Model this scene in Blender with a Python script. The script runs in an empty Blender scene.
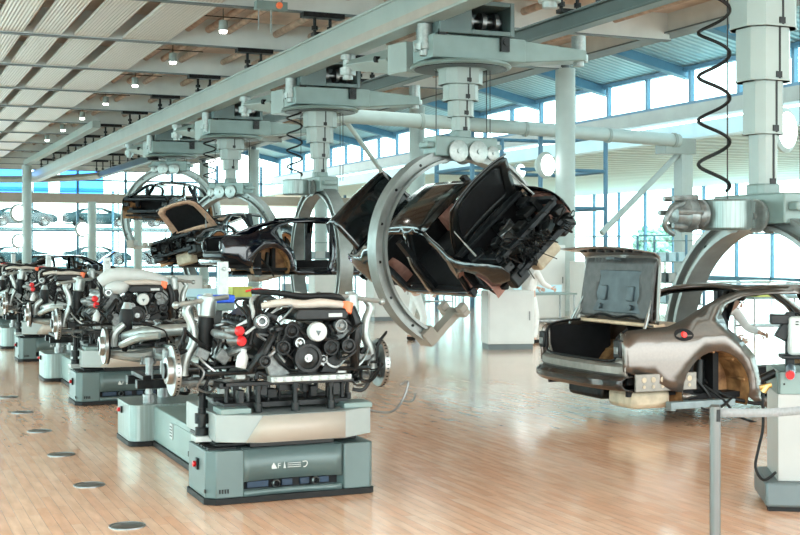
import bpy, bmesh, math, random
from mathutils import Vector, Matrix, Quaternion
from mathutils.geometry import delaunay_2d_cdt

C = bpy.context.scene.collection
PI = math.pi
YAW = math.radians(23.1)

# ------------------------------------------------------------------ camera
cam_d = bpy.data.cameras.new('camera')
cam = bpy.data.objects.new('camera', cam_d)
C.objects.link(cam)
cam.location = (0, 0, 1.8)
cam.rotation_euler = (PI / 2, 0, -YAW)
cam_d.sensor_width = 36
cam_d.lens = 36 * 1240 / 800
cam_d.shift_y = -18.5 / 800
cam_d.clip_end = 600
bpy.context.scene.camera = cam

# ------------------------------------------------------------------ world and light
W = bpy.data.worlds.new('sky')
bpy.context.scene.world = W
W.use_nodes = True
nt = W.node_tree
nt.nodes.clear()
wo = nt.nodes.new('ShaderNodeOutputWorld')
bg = nt.nodes.new('ShaderNodeBackground')
tc = nt.nodes.new('ShaderNodeTexCoord')
sp = nt.nodes.new('ShaderNodeSeparateXYZ')
rp = nt.nodes.new('ShaderNodeValToRGB')
nt.links.new(tc.outputs['Generated'], sp.inputs[0])
nt.links.new(sp.outputs['Z'], rp.inputs[0])
rp.color_ramp.elements[0].position = 0.0
rp.color_ramp.elements[0].color = (0.93, 1.0, 0.97, 1)
rp.color_ramp.elements[1].position = 0.5
rp.color_ramp.elements[1].color = (0.80, 0.96, 1.0, 1)
nt.links.new(rp.outputs[0], bg.inputs[0])
bg.inputs[1].default_value = 5.5
nt.links.new(bg.outputs[0], wo.inputs[0])

sc = bpy.context.scene
sc.view_settings.view_transform = 'Standard'
sc.view_settings.look = 'None'
sc.view_settings.gamma = 1
sc.view_settings.use_curve_mapping = False
sc.view_settings.exposure = 0.35


def area(name, loc, size, size_y, power, color, rot=(0, 0, 0)):
    l = bpy.data.lights.new(name, 'AREA')
    l.shape = 'RECTANGLE'
    l.size = size
    l.size_y = size_y
    l.energy = power
    l.color = color
    o = bpy.data.objects.new(name, l)
    C.objects.link(o)
    o.location = loc
    o.rotation_euler = rot
    return o


# added area fills brightening the hall: under the roof, left, behind the camera
area('roof_fill', (13.0, 22, 6.6), 5, 40, 900, (0.8, 1.0, 0.98))
area('left_fill', (-7.5, 20, 4.5), 40, 5, 1500, (1.0, 0.97, 0.92), (0, -PI / 2, 0))
area('rear_fill', (6, -5.5, 4.5), 24, 5, 300, (0.95, 1.0, 1.0), (PI / 2, 0, 0))

# ------------------------------------------------------------------ materials
M = {}


def mat(name, col, rough=.5, metal=0, var=.12, scale=8, bump=0, coat=0, emit=None, col2=None, stretch=(1, 1, 1)):
    m = bpy.data.materials.new(name)
    m.use_nodes = True
    n = m.node_tree
    b = n.nodes['Principled BSDF']
    t = n.nodes.new('ShaderNodeTexCoord')
    mp = n.nodes.new('ShaderNodeMapping')
    mp.inputs['Scale'].default_value = stretch
    no = n.nodes.new('ShaderNodeTexNoise')
    no.inputs['Scale'].default_value = scale
    no.inputs['Detail'].default_value = 4
    r = n.nodes.new('ShaderNodeValToRGB')
    c2 = col2 or tuple(max(0, c * (1 - var)) for c in col)
    c1 = col if col2 else tuple(min(1, c * (1 + var * .6)) for c in col)
    r.color_ramp.elements[0].color = (*c2, 1)
    r.color_ramp.elements[1].color = (*c1, 1)
    r.color_ramp.elements[0].position = .35
    r.color_ramp.elements[1].position = .65
    n.links.new(t.outputs['Object'], mp.inputs[0])
    n.links.new(mp.outputs[0], no.inputs[0])
    n.links.new(no.outputs[0], r.inputs[0])
    n.links.new(r.outputs[0], b.inputs['Base Color'])
    b.inputs['Roughness'].default_value = rough
    b.inputs['Metallic'].default_value = metal
    if max(col) < .03:
        b.inputs['Specular IOR Level'].default_value = .3
    b.inputs['Coat Weight'].default_value = coat
    b.inputs['Coat Roughness'].default_value = .04
    if bump:
        bn = n.nodes.new('ShaderNodeBump')
        bn.inputs['Strength'].default_value = bump
        bn.inputs['Distance'].default_value = .01
        n.links.new(no.outputs[0], bn.inputs['Height'])
        n.links.new(bn.outputs[0], b.inputs['Normal'])
    if emit:
        b.inputs['Emission Color'].default_value = (*emit[:3], 1)
        b.inputs['Emission Strength'].default_value = emit[3]
    M[name] = m
    return m


mat('white_paint', (0.377, 0.443, 0.426), .45, 0, .06, 2)
mat('beam_white', (.58, .60, .57), .45, 0, .08, 1.5)
mat('cab_back', (.66, .68, .66), .5, 0, .04, 3)
mat('white_steel', (0.274, 0.319, 0.296), .35, 0, .08, 1.5)
mat('green_grey', (0.087, 0.125, 0.122), .4, .1, .08, 3)
mat('green_grey_light', (0.175, 0.236, 0.220), .4, .1, .08, 3)
mat('beige_panel', (0.344, 0.295, 0.246), .45, 0, .06, 4)
mat('ceil_metal', (.62, .63, .60), .35, .5, .1, 3)
mat('ceil_beige', (.62, .50, .42), .6, 0, .15, 2)
mat('pipe_brown', (.42, .29, .21), .5, .2, .3, 5)
mat('dark_gap', (.05, .045, .04), .7, 0, .5, 6)
mat('blue_steel', (.075, .19, .28), .45, .1, .12, 2)
mat('blue_glass', (.05, .22, .75), .2, .2, .5, 1.2, col2=(.02, .10, .45))
mat('pale_blue', (.55, .78, .86), .4, 0, .1, 1)
mat('concrete', (.55, .60, .58), .8, 0, .15, 2)
mat('outside_white', (.8, .86, .86), .8, 0, .08, .4)
mat('black_paint', (0.002, 0.003, 0.004), .12, .0, .3, 2, coat=1)
mat('blue_black_paint', (0.002, 0.004, 0.010), .12, .1, .3, 2, coat=1)
mat('taupe_paint', (0.120, 0.099, 0.084), .3, .7, .05, 40, coat=1)
mat('tan_paint', (0.364, 0.308, 0.266), .28, .6, .05, 40, coat=1)
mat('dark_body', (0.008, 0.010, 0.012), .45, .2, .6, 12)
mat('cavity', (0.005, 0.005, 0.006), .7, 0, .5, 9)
mat('primer_brown', (.42, .22, .09), .6, 0, .45, 7, bump=.3, col2=(.14, .06, .02))
mat('primer_tan', (.55, .40, .27), .6, 0, .2, 9)
mat('liner_pink', (.36, .17, .13), .6, 0, .25, 7)
mat('steel', (0.319, 0.334, 0.327), .3, .9, .15, 14)
mat('bare_steel', (0.198, 0.205, 0.201), .35, .85, .3, 10)
mat('alu', (0.304, 0.327, 0.312), .35, .6, .12, 18, bump=.1)
mat('cast_alu', (0.167, 0.179, 0.175), .5, .5, .3, 30, bump=.3)
mat('black_plastic', (0.007, 0.008, 0.008), .4, 0, .4, 14)
mat('rubber', (0.005, 0.005, 0.005), .6, 0, .3, 10)
mat('dark_metal', (0.014, 0.015, 0.015), .4, .6, .5, 16, bump=.2)
mat('red', (.55, .01, .012), .35, 0, .1, 6)
mat('orange', (.9, .18, .06), .4, 0, .1, 6)
mat('blue', (.02, .10, .62), .4, 0, .15, 6)
mat('cream', (0.451, 0.385, 0.328), .4, 0, .1, 9)
mat('white_plastic', (0.443, 0.459, 0.443), .4, 0, .06, 9)
mat('tank_tan', (0.480, 0.400, 0.288), .55, .1, .2, 8)
mat('brass', (.6, .42, .16), .3, .9, .2, 12)
mat('grey_base', (0.120, 0.150, 0.156), .45, .2, .1, 4)
mat('belt_grey', (.25, .26, .26), .8, 0, .1, 60)
mat('yellow', (.55, .55, .12), .5, 0, .1, 6)
mat('skin', (.62, .38, .28), .5, 0, .08, 12)
mat('work_white', (.80, .81, .80), .8, 0, .06, 14, bump=.2)
mat('work_grey', (.30, .32, .33), .8, 0, .1, 14, bump=.2)
mat('hair', (0.024, 0.016, 0.012), .7, 0, .3, 50)
mat('dark_cyan', (.08, .17, .19), .3, .3, .2, 2)
mat('teal_dark', (.015, .05, .06), .55, 0, .3, 2)  # teal cast of overexposure, put into the parked cars' colour
mat('lamp_white', (.9, .95, .95), .5, 0, .02, 3, emit=(.95, 1, 1, 5))
mat('lamp_warm', (.95, .95, .9), .5, 0, .02, 3, emit=(1, .97, .9, 14))
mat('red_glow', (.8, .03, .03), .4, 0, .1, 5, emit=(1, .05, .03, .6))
mat('gasket_green', (.38, .52, .22), .6, 0, .3, 3)

mat('dark_alu', (.20, .22, .215), .4, .6, .35, 12)
mat('alu_arch', (0.258, 0.274, 0.262), .38, .45, .12, 5)
mat('primer_orange', (.62, .33, .16), .6, 0, .35, 6, col2=(.40, .20, .10))
mat('primer_tan2', (.50, .30, .20), .6, 0, .2, 9)
mat('lid_inner', (.055, .052, .05), .5, .15, .3, 14)
mat('window_blue', (.01, .03, .06), .6, 0, .3, 9)
mat('bare_taupe', (0.216, 0.198, 0.174), .42, .5, .15, 14)
mat('dark_bumper', (0.025, 0.021, 0.018), .25, .3, .15, 10, coat=.6)
mat('liner_blue', (.05, .07, .08), .5, .1, .4, 6)
mat('bumper_grey', (.22, .27, .28), .5, .3, .15, 8)
mat('tray_white', (0.271, 0.295, 0.283), .4, .05, .06, 4)
mat('post_steel', (.13, .13, .125), .34, .75, .08, 6, stretch=(6, 6, .3))
mat('disc_dark', (.13, .125, .115), .35, .5, .3, 10)
mat('steel_blue', (.20, .27, .33), .3, .6, .1, 9)
mat('eye_dark', (.05, .04, .035), .3, 0, .1, 9)
mat('cab_white', (.36, .355, .34), .5, 0, .04, 3)
mat('leaf_pale', (.30, .52, .38), .8, 0, .4, 3, bump=.5)
mat('trunk_brown', (.25, .2, .15), .8, 0, .3, 9)

# car glass / window glass: thin pane, mostly clear with a fresnel reflection
def glass(name, tint, rmin=.04):
    m = bpy.data.materials.new(name)
    m.use_nodes = True
    n = m.node_tree
    n.nodes.clear()
    out = n.nodes.new('ShaderNodeOutputMaterial')
    mx = n.nodes.new('ShaderNodeMixShader')
    tr = n.nodes.new('ShaderNodeBsdfTransparent')
    gl = n.nodes.new('ShaderNodeBsdfGlossy')
    lw = n.nodes.new('ShaderNodeLayerWeight')
    lw.inputs[0].default_value = .5
    pw = n.nodes.new('ShaderNodeMath')
    pw.operation = 'POWER'
    pw.inputs[1].default_value = 5
    fr = n.nodes.new('ShaderNodeMapRange')
    fr.inputs['To Min'].default_value = .03
    fr.inputs['To Max'].default_value = .6
    n.links.new(lw.outputs['Facing'], pw.inputs[0])
    n.links.new(pw.outputs[0], fr.inputs[0])
    tr.inputs[0].default_value = (*tint, 1)
    gl.inputs['Roughness'].default_value = .03
    n.links.new(fr.outputs[0], mx.inputs[0])
    n.links.new(tr.outputs[0], mx.inputs[1])
    n.links.new(gl.outputs[0], mx.inputs[2])
    n.links.new(mx.outputs[0], out.inputs[0])
    M[name] = m


glass('pane', (.86, .97, .97))
glass('pane_blue', (.22, .50, .92))  # blue light on the clerestory glass, put into the pane tint


def wood_floor():
    m = bpy.data.materials.new('parquet')
    m.use_nodes = True
    n = m.node_tree
    b = n.nodes['Principled BSDF']
    t = n.nodes.new('ShaderNodeTexCoord')
    br = n.nodes.new('ShaderNodeTexBrick')
    br.offset = .37
    br.inputs['Scale'].default_value = 1
    br.inputs['Brick Width'].default_value = .62
    br.inputs['Row Height'].default_value = .075
    br.inputs['Mortar Size'].default_value = .0012
    br.inputs['Mortar Smooth'].default_value = .2
    br.inputs['Bias'].default_value = 0
    br.inputs['Color1'].default_value = (.92, .50, .305, 1)
    br.inputs['Color2'].default_value = (.99, .63, .43, 1)
    br.inputs['Mortar'].default_value = (.42, .24, .15, 1)
    mp = n.nodes.new('ShaderNodeMapping')
    mp.inputs['Rotation'].default_value = (0, 0, math.radians(90))
    n.links.new(t.outputs['Object'], mp.inputs[0])
    n.links.new(mp.outputs[0], br.inputs[0])
    no = n.nodes.new('ShaderNodeTexNoise')
    no.inputs['Scale'].default_value = 3
    no.inputs['Detail'].default_value = 8
    mp2 = n.nodes.new('ShaderNodeMapping')
    mp2.inputs['Scale'].default_value = (6, 1, 1)
    n.links.new(t.outputs['Object'], mp2.inputs[0])
    n.links.new(mp2.outputs[0], no.inputs[0])
    mx = n.nodes.new('ShaderNodeMixRGB')
    mx.blend_type = 'MULTIPLY'
    mx.inputs[0].default_value = .6
    r = n.nodes.new('ShaderNodeValToRGB')
    r.color_ramp.elements[0].position = .3
    r.color_ramp.elements[0].color = (.72, .66, .6, 1)
    r.color_ramp.elements[1].position = .7
    r.color_ramp.elements[1].color = (1.12, 1.1, 1.08, 1)
    n.links.new(no.outputs[0], r.inputs[0])
    n.links.new(br.outputs[0], mx.inputs[1])
    n.links.new(r.outputs[0], mx.inputs[2])
    n.links.new(mx.outputs[0], b.inputs['Base Color'])
    no2 = n.nodes.new('ShaderNodeTexNoise')
    no2.inputs['Scale'].default_value = 1.3
    rr = n.nodes.new('ShaderNodeMapRange')
    rr.inputs['To Min'].default_value = .16
    rr.inputs['To Max'].default_value = .30
    n.links.new(t.outputs['Object'], no2.inputs[0])
    n.links.new(no2.outputs[0], rr.inputs[0])
    n.links.new(rr.outputs[0], b.inputs['Roughness'])
    b.inputs['Coat Weight'].default_value = .85
    b.inputs['Coat Roughness'].default_value = .14
    M['parquet'] = m


wood_floor()


def ribbed(name, col, col2, rough, period, axis='X', metal=0):
    m = bpy.data.materials.new(name)
    m.use_nodes = True
    n = m.node_tree
    b = n.nodes['Principled BSDF']
    t = n.nodes.new('ShaderNodeTexCoord')
    wv = n.nodes.new('ShaderNodeTexWave')
    wv.bands_direction = axis
    wv.inputs['Scale'].default_value = 2 * PI / period / 20
    r = n.nodes.new('ShaderNodeValToRGB')
    r.color_ramp.elements[0].color = (*col2, 1)
    r.color_ramp.elements[1].color = (*col, 1)
    bn = n.nodes.new('ShaderNodeBump')
    bn.inputs['Strength'].default_value = .8
    bn.inputs['Distance'].default_value = period * .25
    n.links.new(t.outputs['Object'], wv.inputs[0])
    n.links.new(wv.outputs[1], r.inputs[0])
    n.links.new(r.outputs[0], b.inputs['Base Color'])
    n.links.new(wv.outputs[1], bn.inputs['Height'])
    n.links.new(bn.outputs[0], b.inputs['Normal'])
    b.inputs['Roughness'].default_value = rough
    b.inputs['Metallic'].default_value = metal
    M[name] = m


ribbed('rib_panel', (.66, .62, .57), (.52, .49, .45), .35, .075, 'X', .15)
ribbed('rib_silver', (.70, .73, .72), (.42, .46, .45), .28, .10, 'Y', .7)
ribbed('canopy_sheet', (.50, .70, .74), (.26, .44, .50), .4, .32, 'Y', .2)
ribbed('soffit', (.66, .84, .82), (.46, .60, .59), .6, 1.1, 'Y')
mat('brushed', (0.205, 0.255, 0.243), .32, .5, .22, 6, stretch=(9, 9, .25))


# ------------------------------------------------------------------ mesh builder
def basis(d):
    d = Vector(d).normalized()
    a = Vector((0, 0, 1)) if abs(d.z) < .95 else Vector((1, 0, 0))
    u = d.cross(a).normalized()
    return d, u, d.cross(u).normalized()


class MB:
    def __init__(s):
        s.v = []
        s.f = []
        s.T = Matrix.Identity(4)

    def add(s, vs, fs):
        k = len(s.v)
        s.v += [s.T @ Vector(p) for p in vs]
        s.f += [tuple(i + k for i in f) for f in fs]
        return s

    def box(s, c, d, rz=0, taper=None, R=None):
        x, y, z = d[0] / 2, d[1] / 2, d[2] / 2
        t = taper or (1, 1)
        vs = [(-x, -y, -z), (x, -y, -z), (x, y, -z), (-x, y, -z), (-x * t[0], -y * t[1], z), (x * t[0], -y * t[1], z), (x * t[0], y * t[1], z), (-x * t[0], y * t[1], z)]
        m = R if R is not None else Matrix.Rotation(rz, 3, 'Z')
        c = Vector(c)
        return s.add([m @ Vector(p) + c for p in vs], [(0, 3, 2, 1), (4, 5, 6, 7), (0, 1, 5, 4), (1, 2, 6, 5), (2, 3, 7, 6), (3, 0, 4, 7)])

    def b2(s, lo, hi):
        lo, hi = Vector(lo), Vector(hi)
        return s.box((lo + hi) / 2, hi - lo)

    def cyl(s, a, b, r, r2=None, n=16, cap=True):
        a, b = Vector(a), Vector(b)
        r2 = r if r2 is None else r2
        d, u, w = basis(b - a)
        vs = []
        for i in range(n):
            t = 2 * PI * i / n
            e = u * math.cos(t) + w * math.sin(t)
            vs += [a + e * r, b + e * r2]
        fs = [(2 * i, 2 * i + 1, 2 * ((i + 1) % n) + 1, 2 * ((i + 1) % n)) for i in range(n)]
        if cap:
            fs += [tuple(2 * i for i in range(n)), tuple(2 * i + 1 for i in reversed(range(n)))]
        return s.add(vs, fs)

    def lathe(s, prof, o, ax, n=24):
        """prof: list of (radius, distance along axis)"""
        d, u, w = basis(ax)
        o = Vector(o)
        vs = []
        for r, h in prof:
            for i in range(n):
                t = 2 * PI * i / n
                vs.append(o + d * h + (u * math.cos(t) + w * math.sin(t)) * max(r, 1e-4))
        fs = []
        for j in range(len(prof) - 1):
            for i in range(n):
                k = (i + 1) % n
                fs.append((j * n + i, (j + 1) * n + i, (j + 1) * n + k, j * n + k))
        return s.add(vs, fs)

    def tube(s, pts, r, n=8, smooth=4):
        P = [Vector(p) for p in pts]
        if smooth > 1 and len(P) > 2:
            Q = []
            for i in range(len(P) - 1):
                p0 = P[max(i - 1, 0)]
                p1, p2 = P[i], P[i + 1]
                p3 = P[min(i + 2, len(P) - 1)]
                for k in range(smooth):
                    t = k / smooth
                    Q.append(.5 * ((2 * p1) + (p2 - p0) * t + (2 * p0 - 5 * p1 + 4 * p2 - p3) * t * t + (3 * p1 - p0 - 3 * p2 + p3) * t ** 3))
            Q.append(P[-1])
            P = Q
        N = len(P)
        rr = r if isinstance(r, (list, tuple)) else [r] * 2
        d, u, w = basis(P[1] - P[0])
        vs = []
        for i, p in enumerate(P):
            t = (P[min(i + 1, N - 1)] - P[max(i - 1, 0)])
            t = t.normalized() if t.length > 1e-9 else d
            u = (u - t * u.dot(t))
            u = u.normalized() if u.length > 1e-6 else basis(t)[1]
            w = t.cross(u)
            f = i / (N - 1) * (len(rr) - 1)
            k = min(int(f), len(rr) - 2)
            q = rr[k] + (rr[k + 1] - rr[k]) * (f - k)
            for j in range(n):
                a = 2 * PI * j / n
                vs.append(p + (u * math.cos(a) + w * math.sin(a)) * q)
        fs = [(i * n + j, i * n + (j + 1) % n, (i + 1) * n + (j + 1) % n, (i + 1) * n + j) for i in range(N - 1) for j in range(n)]
        fs += [tuple(reversed(range(n))), tuple((N - 1) * n + j for j in range(n))]
        return s.add(vs, fs)

    def prism(s, poly, axis, a, b):
        """poly: 2D points; axis 'X' -> (y,z), 'Y' -> (x,z), 'Z' -> (x,y)"""
        def P(p, t):
            return {'X': (t, p[0], p[1]), 'Y': (p[0], t, p[1]), 'Z': (p[0], p[1], t)}[axis]
        n = len(poly)
        vs = [P(p, a) for p in poly] + [P(p, b) for p in poly]
        fs = [tuple(range(n)), tuple(range(2 * n - 1, n - 1, -1))] + [(i, i + n, (i + 1) % n + n, (i + 1) % n) for i in range(n)]
        return s.add(vs, fs)

    def ball(s, c, r, n=14, sc=(1, 1, 1)):
        prof = [(math.sin(PI * i / 8), -math.cos(PI * i / 8)) for i in range(9)]
        c = Vector(c)
        vs, fs = [], []
        for q, h in prof:
            for i in range(n):
                a = 2 * PI * i / n
                vs.append(c + Vector((q * math.cos(a) * sc[0], q * math.sin(a) * sc[1], h * sc[2])) * r)
        for j in range(8):
            for i in range(n):
                fs.append((j * n + i, j * n + (i + 1) % n, (j + 1) * n + (i + 1) % n, (j + 1) * n + i))
        return s.add(vs, fs)

    def panel(s, outline, holes, fn, step=.12):
        def res(P):
            o = []
            for i, p in enumerate(P):
                q = P[(i + 1) % len(P)]
                L = math.dist(p, q)
                k = max(1, int(math.ceil(L / step)))
                o += [(p[0] + (q[0] - p[0]) * j / k, p[1] + (q[1] - p[1]) * j / k) for j in range(k)]
            return o

        def inside(x, y, P):
            c = False
            for i in range(len(P)):
                (x1, y1), (x2, y2) = P[i], P[i - 1]
                if (y1 > y) != (y2 > y) and x < (x2 - x1) * (y - y1) / (y2 - y1) + x1:
                    c = not c
            return c
        loops = [res(outline)] + [res(h) for h in holes]
        V, E = [], []
        for L in loops:
            k = len(V)
            V += [Vector(p) for p in L]
            E += [(k + i, k + (i + 1) % len(L)) for i in range(len(L))]
        xs = [p[0] for p in outline]
        ys = [p[1] for p in outline]
        x = min(xs) + step * .5
        border = list(V)
        while x < max(xs):
            y = min(ys) + step * .5
            while y < max(ys):
                if inside(x, y, outline) and not any(inside(x, y, h) for h in holes) and all((p.x - x) ** 2 + (p.y - y) ** 2 > (step * .45) ** 2 for p in border):
                    V.append(Vector((x, y)))
                y += step
            x += step
        ov, oe, of = delaunay_2d_cdt(V, E, [], 0, 1e-5)[:3]
        fs = []
        for f in of:
            cx = sum(ov[i].x for i in f) / len(f)
            cy = sum(ov[i].y for i in f) / len(f)
            if inside(cx, cy, outline) and not any(inside(cx, cy, h) for h in holes):
                fs.append(tuple(f))
        return s.add([fn(p.x, p.y) for p in ov], fs)

    def grid(s, fn, nu, nv):
        vs = [fn(i / nu, j / nv) for i in range(nu + 1) for j in range(nv + 1)]
        fs = [(i * (nv + 1) + j, (i + 1) * (nv + 1) + j, (i + 1) * (nv + 1) + j + 1, i * (nv + 1) + j + 1) for i in range(nu) for j in range(nv)]
        return s.add(vs, fs)

    def build(s, name, m, parent=None, bevel=0, solid=0, smooth=True, **props):
        me = bpy.data.meshes.new(name)
        me.from_pydata([tuple(p) for p in s.v], [], s.f)
        bm = bmesh.new()
        bm.from_mesh(me)
        bmesh.ops.recalc_face_normals(bm, faces=bm.faces)
        bm.to_mesh(me)
        bm.free()
        me.materials.append(M[m] if isinstance(m, str) else m)
        if smooth:
            me.polygons.foreach_set('use_smooth', [True] * len(me.polygons))
            me.set_sharp_from_angle(angle=math.radians(35))
        o = bpy.data.objects.new(name, me)
        C.objects.link(o)
        if parent is not None:
            o.parent = parent
        if solid:
            q = o.modifiers.new('thickness', 'SOLIDIFY')
            q.thickness = solid
            q.offset = 0
        if bevel:
            q = o.modifiers.new('bevel', 'BEVEL')
            q.width = bevel
            q.segments = 2
            q.limit_method = 'ANGLE'
            q.angle_limit = math.radians(40)
        for k, v in props.items():
            o[k] = v
        return o


def thing(name, label, cat, loc=(0, 0, 0), rz=0, group=None):
    o = bpy.data.objects.new(name, None)
    o.empty_display_size = .2
    C.objects.link(o)
    o.location = loc
    o.rotation_euler = (0, 0, rz)
    o['label'] = label
    o['category'] = cat
    if group:
        o['group'] = group
    return o


def tag(o, label, cat, group=None):
    o['label'] = label
    o['category'] = cat
    if group:
        o['group'] = group
    return o


def struct(name, mb, m, **k):
    o = mb.build(name, m, None, **k)
    o['kind'] = 'structure'
    return o


KIDS = {}


def dup(root, loc=None, rz=None, label=None, group=None, parent=None):
    r = root.copy()
    C.objects.link(r)
    if parent is not None:
        r.parent = parent
    if loc is not None:
        r.location = loc
    if rz is not None:
        r.rotation_euler = (0, 0, rz)
    if label:
        r['label'] = label
    if group:
        r['group'] = group
    for ch in list(root.children):
        dup(ch, parent=r)
    return r


# ------------------------------------------------------------------ the hall
XL, XR, YN, YF = -9.0, 25.0, -6.0, 80.0
struct('floor', MB().b2((XL - 2, YN - 2, -.1), (46, 118, 0)), 'parquet', smooth=False)
# main roof: solid deck over the hall, beams across it, ribbed panels hung between
struct('ceiling', MB().b2((XL, YN, 7.35), (17.3, YF, 7.5)), 'ceil_beige', smooth=False)
n = 0
for i in range(-6, 11):
    y = 29.4 + 5 * i
    if y < YN or y > YF:
        continue
    n += 1
    m = MB()
    m.b2((XL, y - .08, 6.72), (17.3, y + .08, 6.75)).b2((XL, y - .02, 6.75), (17.3, y + .02, 7.35))
    struct('trim_%d' % n, m, 'beam_white', smooth=False)
    m = MB()
    m.b2((XL, y - .09, 6.69), (17.3, y + .09, 6.718))
    o = struct('trim_lower_%d' % n, m, 'grey_base', smooth=False)
# ribbed ceiling panels (run along the hall, between beams) and the pipes in the gaps
strips = [(-7.6, -6.7, 'rib_panel'), (-6.4, -5.4, 'rib_panel'), (-5.1, -4.1, 'rib_panel'), (-3.8, -2.8, 'rib_panel'), (-2.5, -1.5, 'rib_panel'),
          (-1.2, -.2, 'rib_panel'), (.1, 1.1, 'rib_panel'), (1.5, 2.3, 'rib_panel'), (2.6, 3.3, 'rib_panel'), (3.55, 4.2, 'rib_panel'), (4.5, 5.3, 'rib_panel'), (5.65, 6.75, 'rib_panel')]
m = MB()
for k in range(10, 16):
    y0 = 29.4 + 5 * (k - 12) - 5
for x0, x1, mt in strips:
    m = MB()
    for i in range(-4, 10):
        y = 29.4 + 5 * i
        m.b2((x0 * .96, y + .09, 6.735), (x1 * .96, y + 4.91, 6.80))
    struct('ceiling_strip_%d' % (int(x0 * 10) + 100), m, mt, smooth=False)
m = MB()
for x0 in (1.3, 2.45, 3.42, 4.35, 5.48):
    m.cyl((x0 * .96, 8, 6.98), (x0 * .96, 79, 6.98), .07, n=10)
for x0 in (7.0, 7.5, 8.0, 9.2, 10.1, 11.2, 12.2, 13.4, 14.6, 15.8):
    m.cyl((x0, 8, 7.1), (x0, 79, 7.1), .085, n=10)
tag(m.build('ceiling_pipe_run', 'pipe_brown'), 'brown service pipes running along the hall between the ceiling panels', 'pipe')
bpy.context.scene.collection.objects['ceiling_pipe_run']['kind'] = 'stuff'
# longitudinal white box beam over the column row
struct('trim_beam_right', MB().b2((17.25, YN, 6.9), (17.65, YF, 7.75)), 'beam_white', smooth=False)
struct('trim_beam_right_foot', MB().b2((17.15, YN, 6.86), (17.75, YF, 6.9)), 'grey_base', smooth=False)
# bright glazed canopy between the column row and the window front
m = MB()
m.prism([(17.65, 9.55), (25.2, 7.82), (25.2, 7.9), (17.65, 9.63)], 'Y', YN, YF)
struct('ceiling_canopy', m, 'canopy_sheet', smooth=False)
for k, i in enumerate(range(-3, 11)):
    y = 29.4 + 5 * i
    m = MB()
    m.prism([(17.65, 9.18), (25.2, 7.5), (25.2, 7.8), (17.65, 9.5)], 'Y', y - .08, y + .08)
    m.prism([(17.65, 9.15), (25.2, 7.47), (25.2, 7.5), (17.65, 9.18)], 'Y', y - .16, y + .16)
    struct('trim_rafter_%d' % (k + 1), m, 'blue_steel', smooth=False)
# window front, right hand side: clerestory over a lower annex
m = MB()
g = MB()
y = YN
while y <= YF:
    m.b2((24.92, y - .06, 6.6), (25.08, y + .06, 7.85))
    y += 2.5
m.b2((24.9, YN, 7.72), (25.1, YF, 7.86)).b2((24.9, YN, 6.55), (25.1, YF, 6.68))
fr = struct('window_1', m, 'blue_steel', smooth=False)
g.b2((24.99, YN, 6.68), (25.01, YF, 7.72))
o = g.build('pane', 'pane', fr, smooth=False)
struct('trim_beam_annex', MB().b2((24.8, YN, 5.45), (25.3, YF, 5.95)), 'pale_blue', smooth=False)
struct('trim_beam_annex_top', MB().b2((24.7, YN, 6.1), (25.3, YF, 6.55)), 'white_steel', smooth=False)
# annex soffit and its glass wall
struct('ceiling_annex', MB().b2((25.3, YN, 5.5), (45.5, 110, 5.7)), 'soffit', smooth=False)
m, g = MB(), MB()
y = YN
k = 0
while y <= 110:
    m.b2((44.9, y - .05, 0), (45.1, y + .05, 5.5))
    y += 3
m.b2((44.9, YN, 2.6), (45.1, 110, 2.68)).b2((44.9, YN, 0), (45.1, 110, .25))
fr = struct('window_2', m, 'blue_steel', smooth=False)
g.b2((44.99, YN, .25), (45.01, 110, 5.5)).build('pane', 'pane', fr, smooth=False)
# end wall: glass from floor to roof with a mezzanine edge beam
m, g = MB(), MB()
x = XL
while x <= 45:
    m.b2((x - .07, 79.9, 0), (x + .07, 80.1, 7.3 if x < 25.2 else 5.5))
    x += 3
m.b2((XL, 79.9, 2.9), (45, 80.1, 3.0)).b2((XL, 79.9, 0), (45, 80.1, .3)).b2((XL, 79.9, 6.1), (25, 80.1, 6.2))
fr = struct('window_3', m, 'blue_steel', smooth=False)
g.b2((XL, 79.99, .3), (45, 80.01, 4.7)).build('pane', 'pane', fr, smooth=False)
for a, b in ((6.2, 8.9), (9.3, 10.2), (10.9, 13.6)):
    MB().b2((a, 79.99, 5.3), (b, 80.01, 7.3)).build('blue_pane', 'pane_blue', fr, smooth=False)
for a, b in ((XL, 6.2), (8.9, 9.3), (10.2, 10.9), (13.6, 25)):
    MB().b2((a, 79.99, 5.3), (b, 80.01, 7.3)).build('pane', 'pane', fr, smooth=False)
struct('trim_beam_end', MB().b2((XL, 79.6, 4.7), (45, 80.4, 5.3)), 'beige_panel', smooth=False)
# left glass wall
m, g = MB(), MB()
y = YN
while y <= YF:
    m.b2((XL - .1, y - .06, 0), (XL + .1, y + .06, 7.35))
    y += 3
fr = struct('window_4', m, 'blue_steel', smooth=False)
g.b2((XL - .01, YN, 0), (XL + .01, YF, 7.35)).build('pane', 'pane', fr, smooth=False)
# pale ground outside
struct('ground', MB().b2((-160, -60, -.3), (260, 400, -.12)), 'outside_white', smooth=False)

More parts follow.
